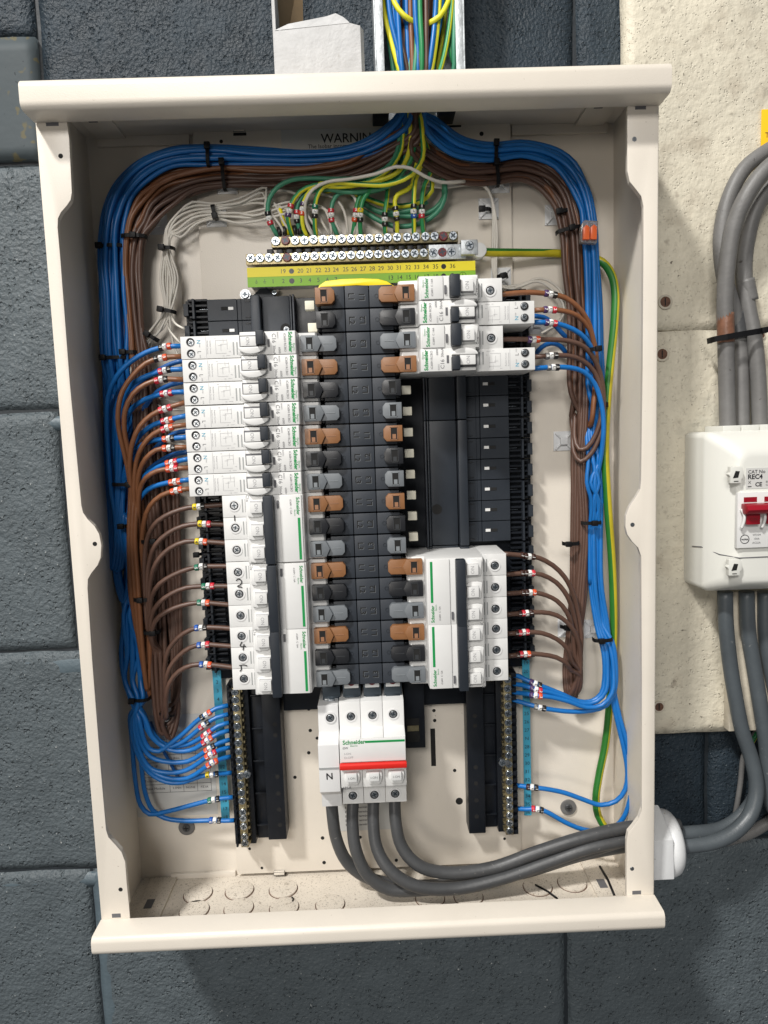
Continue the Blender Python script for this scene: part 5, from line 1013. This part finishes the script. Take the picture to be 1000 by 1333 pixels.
for a in ((270, 201, 26, 26, 88, 'vertical black tie on the blue wires under the top left cap', 2.8, 9, 1), (290, 226, 26, 36, 92, 'black tie on the brown wires at the upper left', 2.8, 9, 1), (142, 319, 26, 32, 1, 'black tie round the left blue bundle, first below the bend'), (172, 306, 27, 32, -2, 'black tie round the left brown bundle, first below the bend', 3, 9, .1),
          (278, 274, 27, 18, -78, 'black tie on the white leads beside their square pad', 3, 9, 1), (217, 322, 24, 16, -2, 'short black tie gathering the white leads above the black slot'), (217, 404, 26, 20, -12, 'black tie with a tail at the left of the bare black slot', 3, 8, -1), (197, 438, 26, 16, -35, 'tilted black tie on the white leads at the upper left breakers', 3.4, 8, -1),
          (147, 465, 27, 32, 0, 'black tie round the blue bundle level with the second left breaker'), (168, 458, 25, 20, 0, 'black tie half hidden behind the top ringed wires on the left'), (166, 631, 32, 44, -2, 'long black tie spanning blue and brown wires at the middle left', 3, 10, .1), (160, 685, 30, 12, 0, 'small black tie on the blue wires at the middle left', 3, 6, -.5),
          (194, 705, 34, 24, 2, 'black tie round brown wires below the yellow ringed wires', 3, 8, .6), (186, 781, 36, 28, 0, 'black tie round brown wires level with the green ringed wires', 3, 8, -.3), (196, 824, 36, 22, 2, 'black tie round dark brown wires level with the blue ringed wires', 3, 8, .4), (181, 912, 32, 24, -1, 'black tie where the left blue wires fan out'), (216, 932, 30, 20, -10, 'black tie near the bottom of the hanging brown loops', 1.6, 6, .2), (256, 722, 20, 10, 0, 'small black tie on the back dark wires', 2.6, 5, 0),
          (646, 197, 25, 26, 88, 'vertical black tie on the blue wires at the upper right', 2.8, 9, 1), (648, 224, 25, 30, 95, 'black tie on the dark brown wires at the upper right', 2.8, 9, 1), (633, 272, 24, 14, 0, 'short black tie on the square pad beside the earth rails', 3, 6, -1), (733, 274, 24, 16, 10, 'small black tie by the pad behind the right brown bend', 3, 6, -.8), (742, 297, 27, 32, 12, 'black tie round the right brown bundle just after the bend', 3, 9, .2), (777, 454, 44, 16, 4, 'black tie on the bundle beside the violet ringed wires', 3.4, 8, .3), (772, 681, 29, 26, 0, 'black tie round the straight blue bundle on the right', 3, 9, .2), (745, 708, 26, 22, 0, 'black tie on the right dark brown bundle below the orange connector', 3.2, 8, -.6), (787, 834, 32, 26, 2, 'black tie where the right blue bundle bends outwards', 3, 9, -.4), (738, 817, 28, 14, -4, 'small black tie over the pad on the lower right brown wires', 3, 7, 0), (787, 527, 30, 8, 0, 'tiny black tie end poking out beside the main earth cable', 3, 6, 0), (655, 359, 20, 14, 10, 'black tie bunching the white leads above the top right breaker', 4, 6, 0)):
    tie(a[0], a[1], a[2], a[3], a[4], a[5], *(a[6:] if len(a) > 6 else ()))
# ---- adhesive tie mounts
def mount(px, py, h, label, m='pad_white', sz=17.0, rot=0, pr=[None]):
    X, Z = P(px, py, h)
    if pr[0] is None:
        t = thing('tie_mount', label, 'tie mount', (0, 0, 0), 'square adhesive tie mounts'); a = 8.6
        mb = MB(); mb.box(-a, a, 0, 1.2, -a, a, m); mb.build('pad', t, bevel=.4)
        mb = MB(); mb.box(-3.2, 3.2, 1, 4.6, -3.2, 3.2, m); mb.build('bridge', t, bevel=.5)
        for k in range(4):
            c, s_ = math.cos(math.pi / 4 + k * math.pi / 2), math.sin(math.pi / 4 + k * math.pi / 2); mb = MB(); l0, l1, w_ = 3.6, 10.4, .7
            mb.prism([(c * l0 - s_ * w_, s_ * l0 + c * w_), (c * l1 - s_ * w_, s_ * l1 + c * w_), (c * l1 + s_ * w_, s_ * l1 - c * w_), (c * l0 + s_ * w_, s_ * l0 - c * w_)], 1.1, 3.0, m); mb.build('rib', t, bevel=.2)
        pr[0] = t; r = t; r.location = (X * .001, -h * .001, Z * .001)
    else: r = dup(pr[0], (X, h, Z), None, label)
    r.rotation_euler = (0, rot, 0)
for a in ((282, 282, 5.8, 'white tie mount under the white leads at the upper left'), (205, 292, .2, 'white tie mount tucked inside the left brown bend'), (296, 239, 5.8, 'white tie mount peeking out below the brown wires at the upper left'), (636, 272, 5.8, 'white tie mount carrying the thin white leads right of the earth rails'), (722, 280, .2, 'white tie mount behind the start of the right brown bundle'), (650, 238, 5.8, 'white tie mount below the dark brown wires at the upper right'), (648, 208, 5.8, 'white tie mount between blue and brown wires at the upper right'), (733, 574, .2, 'empty white tie mount at the middle right of the back panel'), (772, 818, .2, 'white tie mount behind the lower right blue bundle'), (738, 817, .2, 'white tie mount behind the lower right brown wires'), (652, 362, 5.8, 'white tie mount above the top right breaker'), (698, 422, .2, 'grey-white tie mount behind the upper right ringed wires')): mount(*a)
# ---- orange lever connector
t = thing('lever_connector', 'clear and orange lever connector on the right blue bundle', 'connector', V3(766, 302, 30)); mb = MB(); X, Z = P(766, 303, 30)
mb.prism([(X - 7, Z - 8), (X + 6.4, Z - 9.2), (X + 7.4, Z + 8.4), (X - 4, Z + 9.5), (X - 6.4, Z + 5)], 26, 33, 'clear_plastic'); mb.build('housing', t, bevel=.7)
for dx in (-3.4, 2.6):
    mb = MB(); mb.prism([(X + dx - 2.6, Z - 6.6), (X + dx + 2.6, Z - 6.9), (X + dx + 2.8, Z + 3), (X + dx + .4, Z + 5), (X + dx - 2.4, Z + 3)], 32.5, 36, 'orange_plastic'); mb.build('lever', t, bevel=.6)
# ================================================================== SUPPLY CABLES
def cable(px, label, m='pvc_grey', r=5.2, group=None, name='grey_cable', n=18):
    mb = MB(); mb.tube(smooth(path(px), 5), r, [m, m], n); return tag(mb.build(name), label, 'cable', group)
gc = 'grey supply cables out of the main switch'
cable([(431, 1030, 40), (433, 1060, 42), (438, 1092, 42), (452, 1122, 40), (480, 1143, 36), (530, 1153, 32), (600, 1150, 30), (680, 1136, 34), (760, 1112, 40), (830, 1100, 42), (880, 1098, 43)], 'leftmost grey supply cable, from the neutral block marked N', 'pvc_grey', 5.3, gc)
cable([(460, 1030, 40), (459, 1070, 46), (463, 1105, 50), (478, 1138, 52), (505, 1157, 52), (548, 1158, 50), (610, 1150, 46), (690, 1132, 46), (760, 1110, 46), (830, 1090, 46), (885, 1086, 46)], 'second grey supply cable from the left below the main switch', 'pvc_grey', 5.3, gc)
cable([(487, 1030, 40), (486, 1070, 46), (491, 1105, 52), (508, 1133, 58), (540, 1153, 60), (590, 1157, 58), (655, 1143, 56), (720, 1120, 54), (770, 1103, 54), (830, 1092, 52), (885, 1088, 50)], 'third grey supply cable from the left, the lowest swinging one', 'pvc_grey', 5.3, gc)
cable([(514, 1030, 40), (515, 1068, 46), (523, 1102, 50), (544, 1126, 54), (580, 1136, 54), (640, 1130, 52), (700, 1109, 52), (760, 1090, 52), (820, 1077, 50), (885, 1074, 48)], 'rightmost grey supply cable below the main switch, topmost where they bunch', 'pvc_grey', 5.3, gc)
# gland
gx, gz = P(870, 1097, 45); gz = PZ(855, 1097, 45)
t = thing('cable_gland', 'large grey-white plastic cable gland on the right side of the enclosure', 'gland', (XR + 1, 45, gz))
hexp = lambda R, a0=0: [(gz + R * math.sin(math.radians(a0 + 60 * k)), 45 + R * math.cos(math.radians(a0 + 60 * k))) for k in range(6)]
mb = MB(); mb.cyl((45, gz), 32, XR + 1.2, XR + 5, 'pvc_old_grey', 40, 'x'); mb.build('washer', t)
def hexcyl(R, x0, x1, m): mb = MB(); mb.prism(hexp(R, -25), x0, x1, m, 'x'); return mb
hexcyl(33.5, XR + 5, XR + 25, 'gland_plastic').build('hex_body', t, bevel=1.0)
mb = MB(); n = 40; prof = [(25, 24), (25.2, 27.6), (32, 27.6), (35.5, 26.2), (38, 23.4), (39, 20.5), (39, 17)]
vs = []; fs = []
for (xx, R) in prof:
    for k in range(n): a = 2 * math.pi * k / n; vs.append((XR + xx, 45 + R * math.cos(a), gz + R * math.sin(a)))
for j in range(len(prof) - 1):
    for k in range(n): k2 = (k + 1) % n; fs.append((j * n + k, j * n + k2, (j + 1) * n + k2, (j + 1) * n + k))
mb.add(vs, fs, 'gland_plastic', True); mb.build('dome_nut', t)
mb = MB(); mb.cyl((45, gz), 17.5, XR + 30, XR + 38.6, 'black_plastic', 30, 'x'); mb.build('rubber_seal', t)
mb = MB(); mb.ring((0, 0), 1, .5, 0, 1, 'gland_plastic'); 
mb = MB(); n = 36
mb.cyl((45, gz), 27, XR - 7, XR - .2, 'gland_plastic', n, 'x'); mb.build('lock_nut', t, bevel=.6)
# ================================================================== SMALL ISOLATOR BOX
ix0 = PX(902, 670, 30); ix1 = ix0 + 118; iz1 = PZ(930, 562, 50); iz0 = PZ(930, 770, 50)
rb = thing('isolator_box', 'small white plastic isolator box with a red switch on the cream board', 'isolator', (ix0, 15, iz0))
def loft(mb, rings, m, closed=True):
    n = len(rings[0]); o = []
    for r in rings: o += r
    fs = []
    for j in range(len(rings) - 1):
        for k in range(n): k2 = (k + 1) % n; fs.append((j * n + k, j * n + k2, (j + 1) * n + k2, (j + 1) * n + k))
    fs.append(tuple(range((len(rings) - 1) * n, len(rings) * n))); mb.add(o, fs, m, True)
def rrect(x0, x1, z0, z1, h, r, k=6):
    o = []
    for cx, cz, a0 in ((x1 - r, z1 - r, 0), (x0 + r, z1 - r, 90), (x0 + r, z0 + r, 180), (x1 - r, z0 + r, 270)):
        for i in range(k + 1): a = math.radians(a0 + 90 * i / k); o.append((cx + r * math.cos(a), h, cz + r * math.sin(a)))
    return o
zs_ = PZ(935, 727, 66); 
def shell(za_, zb__, tpz0, tpz1, nm):
    pass
FX0 = PX(939, 660, 73); ft = PZ(950, 605, 73); fb = PZ(950, 757, 73)
mb = MB()
loft(mb, [rrect(ix0, ix1, iz0, iz1, 14.3, 5), rrect(ix0, ix1, iz0, iz1, 46, 6), rrect(ix0 + .8, ix1 - .8, iz0 + .8, iz1 - .8, 50, 7), rrect(ix0 + 8, ix1 - 8, iz0 + 5, iz1 - 6, 60, 9), rrect(ix0 + 16, ix1 - 16, iz0 + 9, iz1 - 14, 68.5, 9), rrect(ix0 + 19, ix1 - 19, iz0 + 11, iz1 - 18, 70.5, 8), rrect(ix0 + 22, ix1 - 22, iz0 + 13, iz1 - 21, 71, 6)], 'box_plastic')
mb.build('cover', rb)
mb = MB()
# seam between main cover and terminal cover
seam = [(ix0 - .15, 30, PZ(905, 711, 30)), (ix0 - .15, 46, PZ(905, 712, 46)), (ix0 + 8.2, 60.1, PZ(925, 722, 60)), (ix0 + 19, 70.7, PZ(938, 727, 70)), (ix0 + 60, 71.1, PZ(980, 725, 71)), (ix1 - 20, 71.1, PZ(1020, 723, 71))]
mb.tube([(a, b + .35, c) for a, b, c in seam], .45, ['print_grey'] * 2, 6); mb.build('cover_seam', rb)
for (px, py) in ((956, 618), (954, 738)):
    X, Z = P(px, py, 72); mb = MB(); mb.prism([(X - 4.5, Z - 6.5), (X + 4.5, Z - 6.5), (X + 4.5, Z - 3.5), (X + 6, Z - 2), (X + 6, Z + 3), (X + 4.5, Z + 6.5), (X - 4.5, Z + 6.5), (X - 4.5, Z + 2), (X - 6, Z + .5), (X - 4.5, Z - 1.5)], 70, 75, 'box_plastic'); c_ = mb.build('cover_catch', rb, bevel=.5)
    mb = MB(); mb.prism([(X - 2.6, Z - 2.6), (X + 1.6, Z - 2.2), (X + 2.8, Z + 2.8), (X - .5, Z + 3.2)], 74.8, 75.15, 'dark_hole'); mb.box(X - 1.8, X + 1.8, 74.8, 75.15, Z - 5.4, Z - 4.7, 'dark_hole'); mb.build('catch_hole', c_)
mb = MB(); X0, X1 = PX(972, 610, 72), PX(972, 610, 72) + 44; Z0, Z1 = PZ(985, 636, 72), PZ(985, 609, 72); mb.box(X0, X1, 70.5, 71.35, Z0, Z1, 'label_paper'); rl = mb.build('rating_label', rb)
mb = MB(); mb.text('CAT No', X0 + 1.6, 71.5, Z1 - 3.2, 3.9, 'print_black', 0, .01, 'LEFT'); mb.text('REC4', X0 + 1.4, 71.5, Z1 - 7.2, 5.2, 'print_black', 0, .03, 'LEFT'); mb.text('CE', X0 + 7.5, 71.5, Z1 - 13.4, 4.6, 'print_black', 0, .03, 'LEFT'); mb.text('X', X0 + 1.8, 71.5, Z1 - 11.6, 3.4, 'print_black', 0, 0, 'LEFT'); mb.box(X0 + 1.6, X0 + 4.6, 71.4, 71.5, Z1 - 15.2, Z1 - 14.5, 'print_black'); mb.text('Electric', X0 + 16, 71.5, Z1 - 11.4, 2.2, 'print_black', 0, 0, 'LEFT'); mb.text('Cannock', X0 + 16, 71.5, Z1 - 14.0, 2.2, 'print_black', 0, 0, 'LEFT'); mb.build('lettering', rl)
sx0 = PX(961, 650, 74); sz1_ = PZ(980, 641, 74); sz0_ = PZ(980, 713, 74)
mb = MB(); mb.box(sx0, sx0 + 52, 70, 73.6, sz0_, sz1_, 'white_plastic'); mb.box(sx0 + 24.5, sx0 + 24.8, 73.5, 73.75, sz0_, sz1_, 'print_light'); mb.build('switch_body', rb, bevel=.5)
def sz(y): return PZ(980, y, 74)
for k in (0, 1):
    xo = sx0 + 4.8 + k * 16.5
    mb = MB(); mb.box(xo, xo + 10.5, 73.5, 73.9, sz(653.5), sz(647), 'deep_red'); mb.build('flag_window', rb)
    mb = MB(); mb.box(xo + .3, xo + 11, 74, 78.5, sz(682), sz(668), 'deep_red'); rk = mb.build('rocker', rb, bevel=.7)
    mb = MB(); mb.text('ON', xo + 5.5, 78.7, sz(675), 4.0, 'dark_red', 0, .02); mb.build('lettering', rk)
    mb = MB(); mb.tube(smooth([(xo - 2.6, 75, sz(662)), (xo - 1.2, 77, sz(670)), (xo - 1.4, 77, sz(678)), (xo - 2.8, 76, sz(687))], 1), 1.2, ['white_plastic'] * 2, 8); mb.build('guard_rib', rb)
mb = MB(); mb.prism([(sz(669), 74), (sz(668), 82), (sz(662), 86), (sz(655.5), 82), (sz(654.5), 74)], sx0 + 2.2, sx0 + 46, 'deep_red', 'x'); mb.build('handle_bar', rb, bevel=1.4)
mb = MB(); X, Z = P(970, 702, 74); mb.ring((X, Z), 3.7, 3.2, 73.5, 73.8, 'print_black', 24); mb.text('wylex', X, 73.85, Z, 2.4, 'print_black', 0, .02); mb.text('WS104', X + 9.5, 73.8, Z + 3.2, 2.2, 'print_grey'); mb.text('100A', X + 9.5, 73.8, Z, 2.2, 'print_grey'); mb.text('AC22A', X + 9.5, 73.8, Z - 3.2, 2.2, 'print_grey'); mb.build('lettering', rb)
mb = MB()
for k in range(3): X = PX(936, 556, 40) + k * 15.5; mb.box(X, X + 14.8, 15, 47, iz1 - 1, iz1 + 4.6, 'box_plastic')
mb.build('entry_rim', rb, bevel=.8)
# thick cables round the box
g2 = 'old grey cables looping above the isolator box'
cable([(1040, 176, 24), (1003, 194, 30), (970, 219, 30), (949, 258, 30), (939, 305, 30), (942, 355, 30), (954, 400, 26), (962, 440, 22), (965, 490, 22), (966, 570, 24)], 'outer old grey cable of the loop above the isolator box', 'pvc_old_grey', 6.2, g2)
cable([(1050, 192, 50), (1005, 214, 48), (975, 250, 46), (956, 292, 42), (947, 345, 38), (944, 395, 34), (945, 440, 32), (946, 490, 30), (948, 575, 30)], 'front old grey cable of the loop, with a copper tape band', 'pvc_old_grey', 6.6, g2)
cable([(1050, 215, 30), (1010, 235, 30), (985, 270, 28), (973, 312, 26), (969, 352, 24), (974, 400, 26), (982, 440, 28), (987, 490, 28), (990, 575, 28)], 'inner darker old grey cable of the loop above the isolator box', 'pvc_old_grey', 6.3, g2)
def wrap(px, h, m, r, nm, lab):
    mb = MB(); mb.tube(smooth(path([(x, y, h) for x, y in px]), 2), r, [m] * 2, 18); tag(mb.build(nm), lab, 'tape')
wrap([(944.3, 408), (944.8, 425), (945.3, 446)], 33, 'tape_orange', 6.8, 'tape_band', 'copper coloured tape band round the front old grey cable')
wrap([(971.5, 364), (974, 378), (977, 392)], 25.7, 'pvc_old_grey', 6.42, 'tape_band', 'torn grey tape round the inner old grey cable')
wrap([(957, 408), (961, 425), (963, 440)], 23.5, 'pvc_grey', 6.8, 'tape_band', 'dark tape round the cable behind the copper tape')
tie(966, 435, 41, 72, 8, 'large black tie strapping the three old grey cables together', 4.6, 14, 1)
g4 = 'slate grey cables below the isolator box'
cable([(944, 770, 34), (945, 810, 34), (950, 860, 34), (957, 905, 34), (966, 950, 34), (979, 990, 34), (985, 1025, 36), (978, 1058, 40), (958, 1082, 44), (930, 1096, 46), (895, 1101, 46), (870, 1101, 45)], 'front slate grey cable from the isolator box bending back to the gland', 'pvc_slate', 6.3, g4)
cable([(1030, 960, 22), (1004, 1000, 24), (985, 1035, 26), (965, 1062, 30), (940, 1078, 34), (910, 1083, 40), (870, 1085, 42)], 'rear slate grey cable entering the top of the gland', 'pvc_slate', 5.8, g4)
cable([(972, 770, 30), (974, 820, 30), (982, 870, 30), (990, 920, 30), (997, 965, 30), (1001, 1010, 30), (1006, 1050, 30), (1030, 1080, 30)], 'second slate grey cable from the left below the isolator box', 'pvc_slate', 6.4, g4)
cable([(996, 770, 26), (997, 830, 26), (1005, 880, 26), (1020, 940, 26), (1040, 1000, 24)], 'rightmost slate grey cable below the isolator box', 'pvc_slate', 6.4, g4)
cable([(905, 1098, 20), (940, 1095, 12), (975, 1085, 8), (1005, 1068, 6), (1060, 1040, 6)], 'lighter cable along the wall behind the gland cables', 'pvc_old_grey', 5.2, g4)
cable([(990, 945, 6), (978, 962, 6), (968, 985, 5), (964, 1020, 4), (957, 1062, 4), (950, 1090, 4)], 'thin shiny conduit hanging below the cream board', 'pvc_old_grey', 2.4, None, 'conduit', 10)
wire([(1000, 938, 6), (985, 956, 8), (976, 972, 8)], 'short yellow-green earth wire below the cream board at the right edge', ('pvc_green', 'pvc_yellow'), None, r=2.2, n=10, stripe=(0, 1, 2, 3, 4), name='earth_wire')
# ================================================================== TRUNKING AND CARTON
tx0, tx1 = PX(488, 60, 52), PX(605.5, 60, 52)
t = thing('cable_trunking', 'open galvanised steel trunking above the enclosure full of wires', 'trunking', (tx0, 0, ZCE))
zt0, zt1 = ZCE + 2, 420
mb = MB(); mb.box(tx0, tx1, -.5, .8, zt0, zt1, 'galvanised'); mb.build('back_plate', t)
for x, s_ in ((tx0, 1), (tx1, -1)):
    mb = MB(); mb.box(x, x + s_ * 1.2, .8, 52, zt0, zt1, 'galvanised'); mb.box(x + s_ * 1.2, x + s_ * 7.0, 50.8, 52, zt0, zt1, 'galvanised'); mb.build('side_flange', t, bevel=.25)
for k, (p, m) in enumerate((([(496, -60, 40), (499, 10, 42), (506, 40, 44), (521, 95, 44), (528, 122, 40)], GY), ([(502, -60, 44), (508, 20, 46), (517, 60, 46), (526, 95, 42), (532, 122, 38)], 'pvc_blue'), ([(508, -60, 40), (514, 10, 42), (523, 55, 44), (531, 95, 42), (534, 122, 38)], 'pvc_dark_brown'),
        ([(508, -30, 40), (514, 4, 46), (526, 20, 48), (540, 29, 44), (556, 36, 34)], GY), ([(540, -60, 48), (541, 20, 50), (544, 60, 48), (544, 95, 46), (543, 122, 40)], 'pvc_blue'), ([(546, -60, 48), (547, 20, 50), (549, 60, 50), (549, 95, 46), (547, 122, 40)], ['pvc_yellow', 'pvc_green']),
        ([(554, -60, 46), (555, 20, 48), (555, 60, 48), (555, 95, 46), (551, 122, 40)], 'pvc_dark_brown'), ([(592, -30, 42), (583, 4, 46), (572, 22, 48), (559, 30, 46), (548, 36, 34)], GY), ([(578, -60, 38), (574, 20, 42), (566, 60, 44), (559, 95, 44), (554, 122, 38)], 'pvc_blue'), ([(582, -60, 34), (570, 30, 36), (563, 60, 40), (564, 95, 40), (556, 122, 36)], 'pvc_blue'),
        ([(592, -60, 42), (592, 20, 44), (591, 60, 44), (590, 95, 40), (570, 128, 34)], SG), ([(530, -60, 34), (527, 20, 36), (527, 60, 38), (530, 95, 38), (536, 122, 36)], 'pvc_brown'), ([(570, -60, 34), (568, 20, 34), (560, 60, 36), (556, 95, 36), (550, 122, 36)], 'pvc_brown'), ([(523, -60, 30), (522, 20, 32), (534, 60, 40), (533, 95, 42), (538, 122, 38)], SG), ([(586, -60, 32), (588, 30, 34), (586, 60, 36), (592, 95, 34), (566, 126, 34)], 'pvc_green'))):
    gm = m if isinstance(m, str) else tuple(m)
    cw = {'pvc_blue': 'blue', 'pvc_dark_brown': 'dark brown', 'pvc_brown': 'brown', 'pvc_green': 'green'}.get(gm if isinstance(gm, str) else '', 'sea green' if gm == tuple(SG) else 'green and yellow')
    wire(p, '%s wire in the trunking, %s' % (cw, ['along its left flange', 'second in from the left flange', 'just right of the left blue one', 'curling to the left at the top', 'straight down the middle', 'striped and straight beside the middle blue one', 'straight right of the yellow striped one', 'curling to the right at the top', 'slanting in from the upper right', 'behind the slanting blue one', 'along its right flange', 'deep on the left', 'deep on the right', 'slipping behind the left brown one', 'deep beside the right flange'][k]), gm, 'wires showing in the trunking', n=10, stripe=None if isinstance(gm, str) else st, phase=-.6, twist=.002, name='%s_wire' % cw.replace(' ', '_'))
# carton
t = thing('cardboard_carton', 'crumpled open white cardboard carton standing on top of the enclosure', 'carton', V3(415, 92, 60))
zb0 = ZCE + 1.6
def Xc(px, h): return PX(px, 60, h)
hf_ = 70
c00 = (Xc(360, hf_), PZ(410, 38, hf_)); c10 = (Xc(470, hf_), PZ(470, 30, hf_))
mb = MB(); mb.prism([(Xc(360, hf_), zb0), (Xc(470, hf_), zb0), (Xc(470, hf_), PZ(465, 33, hf_)), (Xc(455, hf_), PZ(455, 29, hf_)), (Xc(358, hf_), PZ(360, 40, hf_))], hf_ - 1.6, hf_, 'card_white'); mb.build('front_panel', t, bevel=.4)
mb = MB(); mb.prism([(Xc(470, hf_), hf_ - .2), (Xc(474, hf_ - 6), hf_ - 5), (Xc(474, hf_ - 6), 22), (Xc(472, hf_ - 6), 22), (Xc(468.5, hf_), hf_ - 1.6)], zb0, PZ(470, 34, hf_), 'card_white', 'z'); mb.build('side_panel', t)
mb = MB(); mb.prism([(Xc(356, hf_), hf_ - .4), (Xc(360, hf_), hf_ - .2), (Xc(360, hf_), 20), (Xc(357, hf_), 20)], zb0, PZ(352, -45, hf_), 'card_white', 'z'); mb.build('side_panel', t)
mb = MB(); x0 = Xc(358, 66); mb.add([(x0, 66, PZ(357, 40, 66)), (x0 + 3, 30, PZ(357, 40, 66)), (x0 + 19, 26, PZ(380, 30, 30)), (x0 + 20, 26, PZ(380, -60, 30)), (x0 + 1, 40, PZ(350, -60, 40)), (x0 - 1, 66, PZ(350, -60, 66))], [(0, 1, 2, 3, 4, 5)], 'card_brown'); mb.add([(x0 + .4, 66.4, PZ(357, 41, 66)), (x0 + 1.6, 66.4, PZ(357, 41, 66)), (x0, 66.4, PZ(350, -60, 66)), (x0 - 1.2, 66.4, PZ(350, -60, 66))], [(0, 1, 2, 3)], 'card_white'); mb.build('inner_flap', t)
mb = MB(); a = [(358, 39, 70), (375, 31, 66), (405, 25, 60), (425, 21, 52), (437, 17, 48), (447, 22, 52), (453, 27, 60), (455, 29.5, 70)]
top = [V3(*q) for q in a]; bot = [V3(358 + (455 - 358) * i / 7, 39.5 - 10 * i / 7, 70.2) for i in range(8)]
mb.add(top + bot, [(i, i + 1, 8 + i + 1, 8 + i) for i in range(7)], 'card_white'); mb.add([(p[0], p[1] - 1.2, p[2] - .6) for p in top] + [(p[0], p[1] - 1.2, p[2] - .8) for p in bot], [(i, i + 1, 8 + i + 1, 8 + i) for i in range(7)], 'card_white'); mb.build('crumpled_flap', t)
